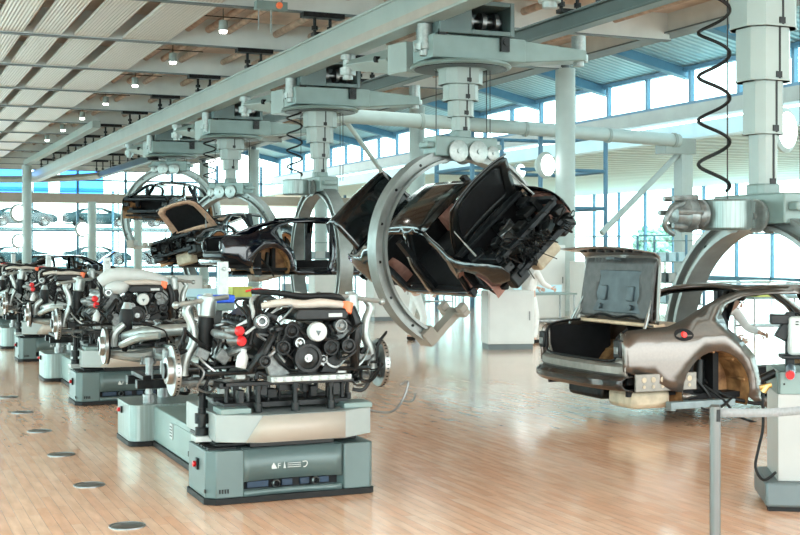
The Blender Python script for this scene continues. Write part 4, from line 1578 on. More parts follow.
# rear axle: local origin on the axle line at floor level
def make_rear_axle(label):
    e = thing('rear_axle_assembly', label, 'rear axle', (2.785, 11.65, 0), group='rear axles standing on the carriers')

    def b(name, m, mt, bev=.006, par=None):
        return m.build(name, mt, par or e, bevel=bev)
    m = MB()
    m.tube([(-.62, -.05, .98), (-.45, -.22, 1.03), (-.2, -.26, 1.05), (.2, -.26, 1.05), (.45, -.22, 1.03), (.62, -.05, .98)], [.05, .06, .055, .055, .06, .05], n=12)
    m.tube([(-.52, .28, .95), (-.3, .30, 1.0), (.3, .30, 1.0), (.52, .28, .95)], .045, n=12)
    m.tube([(-.42, -.22, 1.03), (-.45, .0, 1.0), (-.42, .30, .98)], .045, n=10)
    m.tube([(.42, -.22, 1.03), (.45, .0, 1.0), (.42, .30, .98)], .045, n=10)
    b('axle_carrier', m, 'alu', 0)
    m = MB()
    m.lathe([(0, -.2), (.07, -.2), (.12, -.1), (.15, .02), (.12, .14), (0, .18)], (0, 0, .96), (0, 1, 0), 18)
    b('final_drive', m, 'cast_alu', 0)
    for s in (-1, 1):
        X = s * .795
        m = MB()
        m.lathe([(.05, -.012), (.165, -.012), (.165, .012), (.09, .012), (.085, .05), (.05, .055), (.05, -.012)], (X, 0, .90), (s, 0, 0), 40)
        b('brake_disc', m, 'steel', 0)
        b('dust_shield', MB().cyl((X - s * .03, .01, .90), (X - s * .02, .01, .90), .175, n=28), 'dark_metal', 0)
        m = MB()
        m.tube([(s * .72, 0, .90), (s * .70, -.02, 1.02), (s * .62, -.04, 1.10)], [.05, .04, .03], n=10)
        b('wheel_carrier', m, 'alu', 0)
        m = MB()
        m.tube([(s * .25, -.1, .84), (s * .5, -.1, .80), (s * .74, -.02, .82)], [.04, .05, .03], n=8)
        m.tube([(s * .25, .2, .84), (s * .5, .15, .80), (s * .74, .04, .82)], [.03, .035, .03], n=8)
        b('lower_arm', m, 'alu', 0)
        m = MB()
        m.tube([(s * .68, -.2, .92), (s * .55, -.42, 1.0), (s * .40, -.55, 1.02)], [.03, .04, .03], n=8)
        b('trailing_arm', m, 'alu', 0)
        b('drive_shaft', MB().cyl((s * .12, 0, .96), (s * .72, 0, .90), .02, n=10), 'black_plastic', 0)
        m = MB()
        m.lathe([(.02, 0), (.03, .02), (.03, .18), (.06, .20), (.066, .36), (.05, .40), (.02, .41)], (s * .60, .05, .84), (-s * .05, 0, 1), 20)
        b('air_spring', m, 'rubber', 0)
        b('spring_cap', MB().cyl((s * .582, .05, 1.22), (s * .575, .05, 1.30), .055, .03, n=18), 'alu', 0)
    R = random.Random(4)
    for k in range(12):
        x = R.uniform(-.5, .5)
        y = R.uniform(-.3, .25)
        p = [(x, y, .92), (x + R.uniform(-.2, .2), y + R.uniform(-.1, .1), 1.05), (x + R.uniform(-.3, .3), y + R.uniform(-.2, .2), 1.12), (x + R.uniform(-.3, .3), y, .98)]
        b('pipe', MB().tube(p, R.choice([.008, .012, .016]), n=6), R.choice(['rubber', 'bare_steel', 'black_plastic']), 0)
    for k in range(8):
        x = R.uniform(-.45, .45)
        b('fixture', MB().box((x, R.uniform(-.25, .25), R.uniform(.68, .84)), (R.uniform(.06, .16), .08, R.uniform(.04, .12))), R.choice(['black_plastic', 'dark_metal', 'cast_alu', 'bare_steel']), .006)
    return e


ca = make_carrier('nearest assembly carrier with white tray, facing the viewer under the front engine')
en = make_engine('black engine with red caps and white round coupling, nearest on the front carrier')
ra = make_rear_axle('rear axle of bright aluminium arms on the back end of the front carrier')
en2 = make_engine('second engine with white plastic cover, behind the front engine', 1)
en2.location = (2.785, 14.8, 0)
names = [('second assembly carrier in the row, behind the front one', None, 'rear axle on the back end of the second carrier'),
         ('third assembly carrier in the row', 'third engine from the front of the row', 'rear axle on the back end of the third carrier'),
         ('fourth assembly carrier, far back in the row', 'fourth engine, far back in the row', 'rear axle on the back end of the fourth carrier'),
         ('fifth and last assembly carrier, partly out at the left edge', 'last engine at the left edge of the photo', 'rear axle on the last carrier')]
for k, (a, b_, c_) in enumerate(names):
    y = 6.0 * (k + 1)
    dup(ca, (2.785, 8.5 + y, 0), label=a)
    dup(ra, (2.785, 11.65 + y, 0), label=c_)
    if b_:
        dup(en, (2.785, 8.8 + y, 0), label=b_)
# blue topped box between strut and engine, resting on the subframe
bx = thing('fixture_box', 'small grey box with bright blue lid left of the front engine', 'box', (2.42, 9.25, .93))
MB().b2((-.04, -.03, 0), (.04, .03, .40)).build('stand', 'bare_steel', bx)
MB().b2((-.13, -.07, .40), (.13, .07, .46)).build('body', 'green_grey_light', bx, bevel=.006)
MB().b2((-.13, -.075, .46), (.13, .075, .52)).build('lid', 'blue', bx, bevel=.01)
# ------------------------------------------------------------------ floor discs
d0 = None
fl = ['nearest dark round floor disc left of the front carrier', 'second dark floor disc from the viewer', 'third dark floor disc from the viewer', 'fourth dark floor disc from the viewer',
      'fifth dark floor disc, beside the second carrier', 'sixth dark floor disc from the viewer, at the left edge']
for k in range(6):
    y = 8.1 + 1.52 * k
    if d0 is None:
        d0 = thing('floor_disc', fl[0], 'floor disc', (1.53, y, 0), group='dark discs let into the wooden floor')
        MB().lathe([(0, .006), (.10, .006), (.105, .003)], (0, 0, 0), (0, 0, 1), 36).build('cover', 'disc_dark', d0)
        MB().lathe([(.105, 0), (.106, .008), (.118, .008), (.119, 0)], (0, 0, 0), (0, 0, 1), 36).build('rim', 'bare_steel', d0)
    else:
        dup(d0, (1.53, y, 0), label=fl[k])

# ------------------------------------------------------------------ ceiling lamps
l0 = None
ln = ['nearest', 'second', 'third', 'fourth', 'fifth', 'sixth', 'seventh']
for k in range(7):
    y = 26.9 + 5 * k
    lab = ln[k] + ' small round lamp in the row under the brown pipes'
    if l0 is None:
        l0 = thing('ceiling_lamp', lab, 'lamp', (7.2, y, 6.6), group='lamps in a row under the roof')
        MB().cyl((0, 0, .05), (0, 0, .28), .10, n=20).build('housing', 'white_steel', l0)
        MB().lathe([(0, 0), (.075, 0), (.09, .05)], (0, 0, 0), (0, 0, 1), 20).build('lens', 'lamp_warm', l0)
        MB().cyl((0, 0, .28), (0, 0, .75), .012, n=6).cyl((-.8, 0, .36), (.8, 0, .36), .014, n=6).build('rod', 'dark_metal', l0)
    else:
        dup(l0, (7.2, y, 6.6), label=lab)
# red topped switch box hanging on the ceiling beam
sb = thing('switch_box', 'small grey box with orange red lamp hanging beside the white overhead rail', 'switch box', tuple(PX(272, 8, Y=23.9)))
MB().b2((-.35, -.1, -.05), (.30, .1, .12)).build('body', 'green_grey_light', sb, bevel=.01)
MB().lathe([(0, .05), (.06, .05), (.07, 0)], (.12, -.1, .04), (0, -1, 0), 16).build('red_lamp', 'orange', sb)
MB().cyl((-.28, 0, -.45), (-.28, 0, -.05), .012, n=6).cyl((-.02, 0, -.5), (-.02, 0, -.05), .016, n=6).cyl((-.2, 0, .12), (-.2, 0, .6), .02, n=6).cyl((.2, 0, .12), (.2, 0, .6), .02, n=6).build('drop_rod', 'steel', sb)

# ------------------------------------------------------------------ barrier
def post(loc, lab):
    p = thing('barrier_post', lab, 'barrier post', loc)
    MB().cyl((0, 0, .03), (0, 0, .90), .029, n=24).build('tube', 'post_steel', p)
    MB().lathe([(0, 0), (.17, 0), (.175, .01), (.16, .025), (.04, .04), (0, .04)], (0, 0, 0), (0, 0, 1), 36).build('base_plate', 'bare_steel', p)
    MB().cyl((0, 0, .90), (0, 0, .962), .030, n=24).cyl((0, 0, .962), (0, 0, .972), .028, .022, n=24).build('belt_head', 'post_steel', p)
    MB().b2((-.012, -.034, .885), (.008, -.026, .95)).build('belt_slot', 'black_plastic', p)
    return p


P1 = Vector((4.13, 5.41, 0))
P2 = Vector((5.25, 5.55, 0))
post(P1, 'slim steel barrier post at the bottom right with grey belt')
m = MB()
dv = (P2 - P1)
a, b_ = P1 + dv * .028, P2
vs = []
for i in range(13):
    t = i / 12
    q = a + (b_ - a) * t
    sag = -.03 * math.sin(PI * t) - .00
    vs += [(q.x, q.y, .905 + sag), (q.x, q.y, .952 + sag)]
m.add(vs, [(2 * i, 2 * i + 2, 2 * i + 3, 2 * i + 1) for i in range(12)])
tag(m.build('barrier_belt', 'belt_grey', solid=.002), 'flat grey barrier belt stretched from the steel post past the white cabinet', 'belt')
post(P2, 'second steel barrier post where the grey belt ends')

# ------------------------------------------------------------------ white cabinet with controller at the right edge
cb = thing('tool_cabinet', 'tall white cabinet on grey plinth at the right edge', 'cabinet', (5.75, 6.84, 0), math.radians(-32), None)
MB().b2((0, .0, .20), (1.0, .55, .80)).build('body', 'cab_white', cb, bevel=.006)
m = MB()
m.prism([(-.09, -.06), (1.05, -.06), (1.05, .6), (-.06, .6), (-.09, .55)], 'Z', .03, .20)
m.build('plinth', 'grey_base', cb, bevel=.02)
m = MB()
m.prism([(-.07, -.04), (1.03, -.04), (1.03, .58), (-.04, .58)], 'Z', .0, .03)
m.build('foot', 'rubber', cb)
m = MB()
m.b2((-.005, -.005, .80), (1.005, .02, .95)).b2((-.005, -.005, .80), (.02, .555, .95)).b2((-.005, .535, .80), (1.005, .555, .95)).b2((.98, 0, .80), (1.005, .555, .95)).b2((0, 0, .80), (1.0, .55, .84)).b2((.16, 0, .84), (.18, .55, .93))
m.build('top_tray', 'green_grey_light', cb, bevel=.004)
m = MB()
for x in (.04, .30):
    m.cyl((x, -.004, .87), (x, -.012, .87), .007, n=10)
m.build('screw_head', 'dark_metal', cb)
m = MB()
m.b2((.10, .20, 1.0), (.60, .36, 1.27))
ct = thing('control_unit', 'white control box on black bracket above the cabinet', 'control box', (5.76, 6.84, .05), math.radians(-32))
m.build('housing', 'white_plastic', ct, bevel=.02)
m = MB()
for i in range(5):
    m.b2((.14 + .035 * i, .192, 1.235), (.16 + .035 * i, .20, 1.242))
    m.b2((.14 + .035 * i, .192, 1.215), (.16 + .035 * i, .20, 1.222))
m.build('vent_slots', 'dark_metal', ct)
MB().b2((.20, .185, 1.045), (.28, .20, 1.105)).build('socket_cover', 'black_plastic', ct, bevel=.01)
m = MB()
m.b2((.05, .22, .97), (.62, .40, 1.0)).b2((.09, .30, .76), (.15, .36, 1.30)).box((.05, .30, 1.25), (.14, .10, .07)).box((.08, .32, 1.17), (.08, .08, .14), R=Matrix.Rotation(.5, 3, 'Y'))
m.build('bracket', 'black_plastic', ct, bevel=.008)
tl = thing('nutrunner', 'blue grey power tool with red cap lying on the cabinet tray', 'power tool', (5.75, 6.84, -.03), math.radians(-32))
MB().cyl((.08, -.02, .965), (.12, .24, .985), .034, n=20).build('body', 'steel_blue', tl)
MB().cyl((.073, -.06, .962), (.078, -.02, .965), .026, .032, n=16).build('cap', 'red', tl)
MB().b2((.04, .0, .84), (.14, .12, .94)).build('cradle', 'dark_metal', tl, bevel=.01)
hh = thing('air_hose', 'dark air hose with brass coupling hanging down left of the cabinet', 'hose', (5.75, 6.84, -.03), math.radians(-32))
MB().tube([(-.08, .02, .86), (-.10, 0, .80), (-.10, 0, .60), (-.13, 0, .45), (-.15, -.0, .32), (-.10, -.03, .24), (-.02, -.05, .30)], .010, n=8).build('tube', 'rubber', hh)
MB().cyl((-.10, .02, .84), (-.07, .02, .885), .024, n=12).cyl((-.12, .02, .87), (-.04, .02, .89), .018, n=10).build('coupling', 'brass', hh)
MB().cyl((-.10, .1, .92), (0, .1, .97), .03, n=12).build('holder', 'dark_metal', hh)

# ------------------------------------------------------------------ people
def skin_mesh(joints, edges, radii, level=2):
    me = bpy.data.meshes.new('tmp')
    me.from_pydata([tuple(j) for j in joints], edges, [])
    o = bpy.data.objects.new('tmp', me)
    C.objects.link(o)
    sk = o.modifiers.new('s', 'SKIN')
    for i, r in enumerate(radii):
        rr = r if isinstance(r, tuple) else (r, r)
        me.skin_vertices[0].data[i].radius = rr
    me.skin_vertices[0].data[0].use_root = True
    ss = o.modifiers.new('u', 'SUBSURF')
    ss.levels = level
    ss.render_levels = level
    bpy.context.view_layer.update()
    r = bpy.data.meshes.new_from_object(o.evaluated_get(bpy.context.evaluated_depsgraph_get()))
    bpy.data.objects.remove(o)
    return r


def add_mesh(mb, me):
    return mb.add([v.co.copy() for v in me.vertices], [tuple(p.vertices) for p in me.polygons])


def person(label, loc, rz, bend=0.0, arms=(0.6, 0.4), top='work_white', legs='work_white', stride=.06, shift=0):
    """bend: forward lean of the trunk in radians; arms: forward lift of right / left upper arm"""
    p = thing('person', label, 'person', loc, rz)
    hip = Vector((0, .12 * bend, .93 - .06 * bend))
    B = Matrix.Rotation(bend, 3, 'X')     # leans towards -y (the front)
    def up(v):
        return hip + B @ Vector(v)
    sh = up((0, 0, .50))
    neck = up((0, -.01, .56))
    head = neck + Matrix.Rotation(bend * .5, 3, 'X') @ Vector((0, -.03, .14))
    J, E, Rr = [], [], []

    def j(v, r, par=None):
        J.append(Vector(v))
        Rr.append(r)
        if par is not None:
            E.append((par, len(J) - 1))
        return len(J) - 1
    pel = j(hip, (.15, .11))
    wst = j(up((0, 0, .18)), (.13, .10), pel)
    ch = j(up((0, 0, .38)), (.16, .11), wst)
    nk0 = j(up((0, 0, .50)), (.08, .07), ch)
    nk = j(neck, .052, nk0)
    hd0 = j(head - Vector((0, -.01, .03)), (.068, .078), nk)
    hd1 = j(head + Vector((0, 0, .08)), (.072, .085), hd0)
    hands = []
    limbs = []
    for s, lift in ((-1, arms[0]), (1, arms[1])):
        S = up((s * .19, 0, .46))
        a = lift + bend * .3
        el = S + Vector((s * .05, -.29 * math.sin(a), -.29 * math.cos(a)))
        a2 = a + .7
        wr = el + Vector((-s * .03, -.25 * math.sin(a2), -.25 * math.cos(a2)))
        hdv = (wr - el).normalized()
        i1 = j(S, .058, ch)
        i2 = j(S + (el - S) * .5, .046, i1)
        i3 = j(el, .040, i2)
        i4 = j(wr, .026, i3)
        i5 = j(wr + hdv * .07, (.036, .018), i4)
        hands.append((s, wr, hdv))
        limbs.append((S, el, wr))
    feet = []
    for s in (-1, 1):
        hp = hip + Vector((s * .09, 0, -.03))
        kn = Vector((s * .10, -.03 + s * stride - .05 * bend, .49))
        an = Vector((s * .11, .02 + s * stride, .08))
        k1 = j(hp, .088, pel)
        k2 = j(hp + (kn - hp) * .5, .072, k1)
        k3 = j(kn, .054, k2)
        k4 = j(kn + (an - kn) * .4, .050, k3)
        k5 = j(an, .034, k4)
        k6 = j(an + Vector((0, -.10, -.045)), .03, k5)
        feet.append((s, hp, kn, an))
    m = MB()
    add_mesh(m, skin_mesh(J, E, Rr))
    fwd = Matrix.Rotation(bend * .6, 3, 'X')
    def hp_(v):
        return head + fwd @ Vector(v)
    m.tube([hp_((0, -.085, .045)), hp_((0, -.112, .005)), hp_((0, -.092, -.005))], [.010, .016, .012], n=8)
    for s in (-1, 1):
        m.ball(hp_((s * .075, .0, .02)), .022, sc=(.4, .7, 1.1))
    for s, wr, hv in hands:
        side = hv.cross(Vector((s, 0, 0))).normalized()
        for k in range(4):
            o = Vector((s * .0, 0, 0)) + side * (-.026 + .0175 * k)
            b0 = wr + hv * .085 + o
            L = (.062, .072, .068, .052)[k]
            curl = Vector((-s, 0, 0))
            m.tube([b0, b0 + hv * L * .45 + curl * .004, b0 + hv * L * .8 + curl * .018, b0 + hv * L * .95 + curl * .036], [.0095, .0085, .007], n=7)
        tb = wr + hv * .03 + side * -.03
        m.tube([tb, tb + hv * .03 + side * -.022, tb + hv * .06 + side * -.03 + Vector((-s, 0, 0)) * .012], [.012, .010, .008], n=7)
    body = m.build('body', 'skin', p)
    m = MB()
    for s in (-1, 1):
        m.ball(hp_((s * .030, -.083, .045)), .011)
    m.build('eye', 'eye_dark', p)
    MB().tube([hp_((-.025, -.088, -.045)), hp_((0, -.096, -.048)), hp_((.025, -.088, -.045))], .005, n=6).build('mouth', 'liner_pink', p)
    m = MB()
    hc = hp_((0, .015, .075))
    prof = [(math.sin(t), math.cos(t)) for t in [i * PI / 16 for i in range(11)]]
    m.lathe([(r * .098, h * .10) for r, h in prof], hc, fwd @ Vector((0, .35, 1)), 18)
    m.build('hair', 'hair', p, solid=.006)
    # jacket
    J, E, Rr = [], [], []
    a = j(up((0, 0, -.03)), (.175, .13))
    b = j(up((0, 0, .18)), (.155, .12), a)
    c = j(up((0, 0, .38)), (.185, .13), b)
    d = j(up((0, 0, .51)), (.085, .08), c)
    for S, el, wr in limbs:
        i1 = j(S, .075, c)
        i2 = j(S + (el - S) * .5, .062, i1)
        i3 = j(el, .056, i2)
        i4 = j(el + (wr - el) * .9, .042, i3)
    m = MB()
    add_mesh(m, skin_mesh(J, E, Rr))
    m.build('jacket', top, p)
    J, E, Rr = [], [], []
    a = j(hip + Vector((0, 0, .06)), (.155, .12))
    a2 = j(hip + Vector((0, 0, -.02)), (.165, .13), a)
    for s, hp, kn, an in feet:
        k1 = j(hp, .10, a2)
        k2 = j(hp + (kn - hp) * .5, .09, k1)
        k3 = j(kn, .074, k2)
        k4 = j(kn + (an - kn) * .5, .068, k3)
        k5 = j(an + Vector((0, 0, .01)), .062, k4)
    m = MB()
    add_mesh(m, skin_mesh(J, E, Rr))
    m.build('trousers', legs, p)
    for s, hp, kn, an in feet:
        m = MB()
        add_mesh(m, skin_mesh([an + Vector((0, .04, -.035)), an + Vector((0, -.04, -.035)), an + Vector((0, -.15, -.048))], [(0, 1), (1, 2)], [(.045, .045), (.048, .045), (.042, .03)]))
        lo = min(v.z for v in m.v)
        m.v = [Vector((v.x, v.y, v.z - lo)) for v in m.v]
        m.build('shoe', 'rubber', p)
    return p


person('person in white work clothes walking behind the curved arm of the black car', (9.85, 22.3, 0), math.radians(70), 0, (.2, .3), 'work_white', 'work_white', .12)
person('person in white work clothes standing behind the nose of the black car', (11.6, 20.9, 0), math.radians(100), .05, (.5, .5))
person('person in white work clothes bending down behind the tan car', (9.95, 13.2, 0), math.radians(10), 1.2, (.2, .3))

# ------------------------------------------------------------------ workshop furniture further back


def cabinet(label, loc, rz, w=.8, d=.6, h=1.0, mt='cab_back'):
    c = thing('equipment_cabinet', label, 'cabinet', loc, rz, 'white cabinets in the back of the hall')
    MB().b2((-w / 2, -d / 2, .1), (w / 2, d / 2, h)).build('body', mt, c, bevel=.01)
    MB().b2((-w / 2 + .02, -d / 2 + .02, 0), (w / 2 - .02, d / 2 - .02, .1)).build('plinth', 'grey_base', c)
    dr = MB().b2((-w / 2 + .03, -d / 2 - .015, .14), (w / 2 - .03, -d / 2, h - .05)).build('door', mt, c, bevel=.004)
    MB().b2((w / 2 - .10, -d / 2 - .035, h * .5), (w / 2 - .08, -d / 2 - .015, h * .5 + .16)).build('handle', 'bare_steel', dr)
    return c


def bench(label, loc, rz, w=1.6, d=.7, h=.85, seed=0):
    c = thing('workbench', label, 'workbench', loc, rz, 'workbenches in the back of the hall')
    MB().b2((-w / 2, -d / 2, h - .04), (w / 2, d / 2, h)).build('top', 'green_grey_light', c, bevel=.004)
    for sx in (-1, 1):
        for sy in (-1, 1):
            MB().cyl((sx * (w / 2 - .05), sy * (d / 2 - .05), 0), (sx * (w / 2 - .05), sy * (d / 2 - .05), h - .04), .02, n=8).build('leg', 'bare_steel', c)
    MB().b2((-w / 2 + .05, -d / 2 + .05, .25), (w / 2 - .05, d / 2 - .05, .28)).build('lower_shelf', 'bare_steel', c)
    MB().b2((-w / 2, d / 2 - .04, h), (w / 2, d / 2, h + .16)).build('back_board', 'pale_blue', c)
    return c


def crate(label, loc, rz, s=(.4, .3, .22), mt='blue'):
    m = MB()
    x, y, z = s[0] / 2, s[1] / 2, s[2]
    m.b2((-x, -y, 0), (x, y, .02)).b2((-x, -y, .02), (x, -y + .015, z)).b2((-x, y - .015, .02), (x, y, z)).b2((-x, -y, .02), (-x + .015, y, z)).b2((x - .015, -y, .02), (x, y, z))
    m.b2((-x - .01, -y - .01, z - .03), (x + .01, -y + .001, z)).b2((-x - .01, y - .001, z - .03), (x + .01, y + .01, z))
    c = tag(m.build('parts_crate', mt), label, 'crate')
    c.location = loc
    c.rotation_euler = (0, 0, rz)
    
    return c


cabinet('white cabinet on dark plinth below the nose of the tilted black car', (10.6, 19.9, 0), math.radians(-15), .85, .6, 1.05)
cabinet('white cabinet in the back between the front engine and curved arm', (PX(388, 340, Y=29).x, 29, 0), 0, 1.0, .6, 1.3)
cabinet('tall white cabinet to the right of the standing person', (PX(540, 340, Y=27).x, 27, 0), 0, 1.1, .6, 1.9)
cabinet('tall white cabinet behind the open trunk lid', (PX(600, 340, Y=26).x, 26, 0), 0, 1.3, .7, 1.5)
cabinet('white cabinet beside the big round column', (PX(520, 340, Y=33).x, 33, 0), 0, 1.4, .6, 1.6)
cabinet('white cabinet behind the dark blue car', (PX(330, 340, Y=36).x, 36, 0), 0, 1.2, .6, 1.2)
cabinet('white cabinet left of the dark blue car, behind the second engine', (PX(180, 340, Y=28).x, 28, 0), 0, .9, .6, 1.2)
bench('workbench with back board beyond the curved arm', (PX(425, 330, Y=33).x, 33, 0), 0)
bench('workbench right of the standing person', (PX(545, 330, Y=23.5).x, 23.5, 0), 0, 1.2)
bench('workbench between the two round white columns', (PX(485, 330, Y=37).x, 37, 0), 0, 2.0)
bench('workbench seen between the front engine and the dark blue car', (PX(225, 330, Y=24).x, 24, 0), 0, 1.4)
bench('workbench seen through the door of the tan car', (PX(775, 330, Y=20).x, 20, 0), 0, 1.6)
crate('blue crate on the bench beyond the curved arm', (PX(425, 330, Y=33).x - .3, 33, .85), 0)
crate('yellow crate on the bench behind the front engine', (PX(225, 330, Y=24).x + .3, 24, .85), .1, (.4, .3, .2), 'yellow')
crate('blue crate on the bench between the round columns', (PX(485, 330, Y=37).x + .4, 37, .85), 0)
crate('yellow crate on the bench seen through the tan car', (PX(775, 330, Y=20).x - .3, 20, .85), 0, (.5, .3, .25), 'yellow')

# parts racks with grey boxes, standing between the hangers and the glass
def rack(label, loc, rz, w=2.4, h=2.2, seed=1):
    c = thing('parts_rack', label, 'shelf rack', loc, rz, 'open parts racks in the back of the hall')
    for sx in (-1, 1):
        for sy in (-.3, .3):
            MB().b2((sx * w / 2 - .025, sy - .025, 0), (sx * w / 2 + .025, sy + .025, h)).build('upright', 'blue_steel', c)
    R = random.Random(seed)
    for k in range(4):
        z = .25 + k * (h - .4) / 3
        MB().b2((-w / 2, -.32, z - .03), (w / 2, .32, z)).build('shelf', 'green_grey_light', c)
        for q in range(5):
            x = -w / 2 + .25 + q * (w - .5) / 4
            if R.random() < .75 and k < 3:
                t = crate('%s %s bin on the rack, %s shelf' % (['leftmost', 'second', 'middle', 'fourth', 'rightmost'][q], label.split(' at ')[0].split(' rack')[0].replace('open ', ''), ['lowest', 'second', 'third'][k]),
                          tuple(Matrix.Translation(loc) @ Matrix.Rotation(rz, 4, 'Z') @ Vector((x, 0, z))), rz, (.36, .5, .26), R.choice(['pale_blue', 'grey_base', 'work_grey', 'white_plastic']))
                t['group'] = 'bins on the parts racks'
    return c


rack('open blue rack behind the open trunk lid', (21.3, 30, 0), PI / 2, seed=3)
rack('open grey rack beyond the mast of the tan car', (20.5, 20.5, 0), PI / 2, 3.0, 2.4, seed=5)
rack('open far rack left of the round column', (15.4, 44, 0), 0, 2.8, 2.2, seed=8)

# ------------------------------------------------------------------ blue tube frame, duct, brace
fr = thing('tube_scaffold', 'blue steel tube frame standing around the big round column', 'steel frame', (17.0, 34.2, 0))
for x in (0, 2.4, 4.8):
    for y in (0, 2.6):
        MB().cyl((x, y, 0), (x, y, 5.5), .075, n=10).build('post', 'blue_steel', fr)
for z in (5.45, 4.3, 3.1, 1.2):
    for (a, b) in (((0, 0), (4.8, 0)), ((0, 2.6), (4.8, 2.6)), ((0, 0), (0, 2.6)), ((4.8, 0), (4.8, 2.6))):
        MB().cyl((a[0], a[1], z), (b[0], b[1], z), .06, n=8).build('rail', 'blue_steel', fr)
dk = thing('air_duct', 'large white air duct running across below the roof on the right', 'air duct', (0, 33.6, 5.33))
MB().tube([(12.3, 0, .32), (18, 0, .2), (24.2, 0, 0)], .21, n=18).build('pipe', 'white_paint', dk)
for x in (15, 18.5, 21.5, 24):
    MB().cyl((x - .05, 0, .3 - (x - 13.2) * .027), (x + .05, 0, .3 - (x - 13.2) * .027), .24, n=18).build('clamp_ring', 'white_steel', dk)
bc = thing('support_column', 'square white post with long diagonal brace right of the trunk lid', 'column', (24.6, 33.9, 0))
MB().b2((-.22, -.22, 0), (.22, .22, 5.4)).build('post', 'white_paint', bc, bevel=.01)
MB().cyl((-.1, 0, 5.0), (-3.4, -.4, 2.3), .10, n=14).build('brace', 'white_paint', bc)
MB().b2((-.9, -.3, 4.9), (.3, .3, 5.42)).build('bracket', 'white_steel', bc, bevel=.02)
br2 = MB().cyl((12.6, 33.7, 5.6), (17.3, 39.3, 2.9), .07, n=10).build('diagonal_rod', 'white_paint')
tag(br2, 'thin diagonal white rod right of the mast above the dark blue car', 'rod')
# round floodlights
lamps = [(548, 165, 29.4, 'round white floodlight beside the nose of the tilted black car', .36), (521, 171, 34.2, 'white floodlight above the open hood of the tilted black car', .26),
         (19, 213, 70.9, 'upper round white lamp on the leftmost column', .5), (19, 241, 70.9, 'lower round white lamp on the leftmost column', .4),
         (83, 229, 77, 'round white lamp on the slim column before the end wall', .5), (788, 130, 24, 'big round reflector lamp at the right edge beside the mast', .55)]
for px, py, Y, lab, r in lamps:
    q = PX(px, py, Y=Y)
    l = thing('flood_lamp', lab, 'lamp', q)
    MB().lathe([(0, 0), (r * .8, 0), (r, .05), (r, .12), (r * .6, .3), (.05, .42)], (0, 0, 0), (-.35, .94, 0), 28).build('shade', 'white_paint', l)
    MB().lathe([(0, -.03), (r * .7, -.01), (r * .8, .0)], (0, 0, 0), (-.35, .94, 0), 28).build('lens', 'lamp_white', l)
    if px > 700:
        MB().cyl((0, .3, 0), (0, .3, 8.7 - q.z), .03, n=8).build('drop_rod', 'white_steel', l)
    else:
        MB().tube([(.0, .2, 0), (.35, .1, 0), (.62, .0, .1)], .03, n=8).build('arm', 'white_steel', l)

# ------------------------------------------------------------------ parking racks with finished cars beyond the end wall
def finished_car():
    c = thing('parked_car', 'x', 'car', (0, 0, 0), group='dark sedans on the parking decks behind the end glass wall')
    prof = [(.02, .45), (0, .8), (.1, 1.02), (.6, 1.06), (1.35, 1.36), (2.0, 1.44), (2.9, 1.43), (3.5, 1.22), (3.95, 1.02), (4.7, .9), (4.98, .7), (5.0, .35)] + arc(UF, .36, .37, 0, 180, 10) + [(3.6, .22), (1.6, .22)] + arc(UR, .36, .37, 0, 180, 10) + [(.3, .35)]
    for s in (-1, 1):
        MB().panel(prof, [[(1.15, 1.06), (1.5, 1.3), (2.4, 1.36), (2.4, 1.02)], [(2.5, 1.02), (2.5, 1.36), (3.0, 1.34), (3.6, 1.06)]], lambda u, h: Vector((u - 2.5, s * hw(u, h), h)), .3).build('side_panel', 'teal_dark', c, solid=.02)
        MB().add([(1.15 - 2.5, s * .84, 1.06), (1.5 - 2.5, s * .72, 1.3), (3.0 - 2.5, s * .70, 1.34), (3.6 - 2.5, s * .86, 1.06)], [(0, 1, 2, 3)]).build('side_window', 'pane', c)
        for u in (UR, UF):
            w = MB().lathe([(.2, .22), (.30, .22), (.33, .18), (.33, .02), (.30, 0), (.2, 0)], (u - 2.5, s * .70, .34), (0, s, 0), 20).build('tyre', 'rubber', c)
            MB().lathe([(0, .16), (.2, .2), (.21, .22)], (u - 2.5, s * .70, .34), (0, s, 0), 20).build('rim', 'bare_steel', w)
    def top(i, j):
        P = [(.02, .8), (.1, 1.02), (.6, 1.06), (1.35, 1.36), (2.0, 1.44), (2.9, 1.43), (3.5, 1.22), (3.95, 1.02), (4.7, .9), (4.98, .7), (5.0, .35)]
        k = i * (len(P) - 1)
        a = int(min(k, len(P) - 2))
        u = P[a][0] + (P[a + 1][0] - P[a][0]) * (k - a)
        z = P[a][1] + (P[a + 1][1] - P[a][1]) * (k - a)
        t = j * 2 - 1
        return Vector((u - 2.5, t * hw(u, z), z + .03 * (1 - t * t)))
    MB().grid(top, 20, 8).build('upper_body', 'teal_dark', c, solid=.02)
    MB().b2((-2.4, -.8, .22), (2.3, .8, .3)).build('floor_pan', 'cavity', c)
    return c


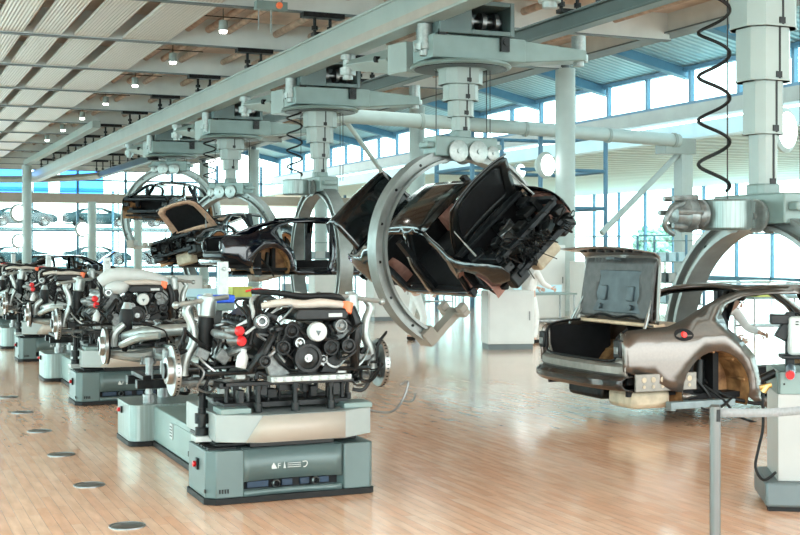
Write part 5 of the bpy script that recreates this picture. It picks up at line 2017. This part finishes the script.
fc = None
YR = 97
for px, zz, lab in ((97, 3.5, 'dark car on the upper deck between the slim columns'), (97, .55, 'dark car on the lower deck between the slim columns'), (22, 3.5, 'dark car on the upper deck behind the leftmost column'), (18, .55, 'dark car on the lower deck behind the leftmost column'),
                    (170, .55, 'dark car on the lower deck, right of the others'), (172, 3.5, 'dark car on the upper deck, right of the others')):
    x = PX(px, 240, Y=YR).x
    if fc is None:
        fc = finished_car()
        fc.location = (x, YR, zz)
        fc['label'] = lab
    else:
        dup(fc, (x, YR, zz), label=lab)
pd = thing('parking_deck', 'pale two storey steel parking deck behind the end glass wall', 'parking deck', (0, YR, 0))
for z in (3.25, .3):
    MB().b2((-9, -1.4, z), (24, 1.4, z + .18)).build('deck', 'dark_cyan', pd)
x = -9
while x <= 24:
    MB().b2((x - .08, -1.3, -.1), (x + .08, -1.14, 6.3)).build('post', 'blue_steel', pd)
    MB().b2((x + .8, 1.2, -.1), (x + .9, 1.3, 6.3)).build('post', 'blue_steel', pd)
    x += 6.5
MB().b2((-9, -1.4, 6.2), (24, 1.4, 6.4)).build('roof_beam', 'pale_blue', pd)

# pale trees and a pale building outside the annex
R = random.Random(2)
for k, (px, Y, h) in enumerate(((648, 52, 3.4), (560, 62, 5), (665, 44, 3.6), (520, 75, 6))):
    q = PX(px, 249, Y=Y)
    if q.x < 47:
        q = PX(px, 249, X=49 + k)
    t = thing('tree', ['pale green tree outside the glass, right of the white brace', 'pale green tree outside behind the round white column', 'small pale green tree outside, seen below the silver motor drum', 'tallest pale green tree outside, left of the round white column'][k], 'tree', (q.x, q.y, -.12))
    MB().cyl((0, 0, 0), (0, 0, h * .6), .12, .07, n=10).build('trunk', 'trunk_brown', t)
    m = MB()
    for i in range(140):
        a, e, r = R.uniform(0, 2 * PI), R.uniform(-1, 1), R.uniform(.5, 1) * h * .28
        c = Vector((math.cos(a) * math.sqrt(1 - e * e), math.sin(a) * math.sqrt(1 - e * e), e)) * r + Vector((0, 0, h * .72))
        m.ball(c, R.uniform(.12, .3), n=6, sc=(1, 1, .7))
    m.build('foliage', 'leaf_pale', t)
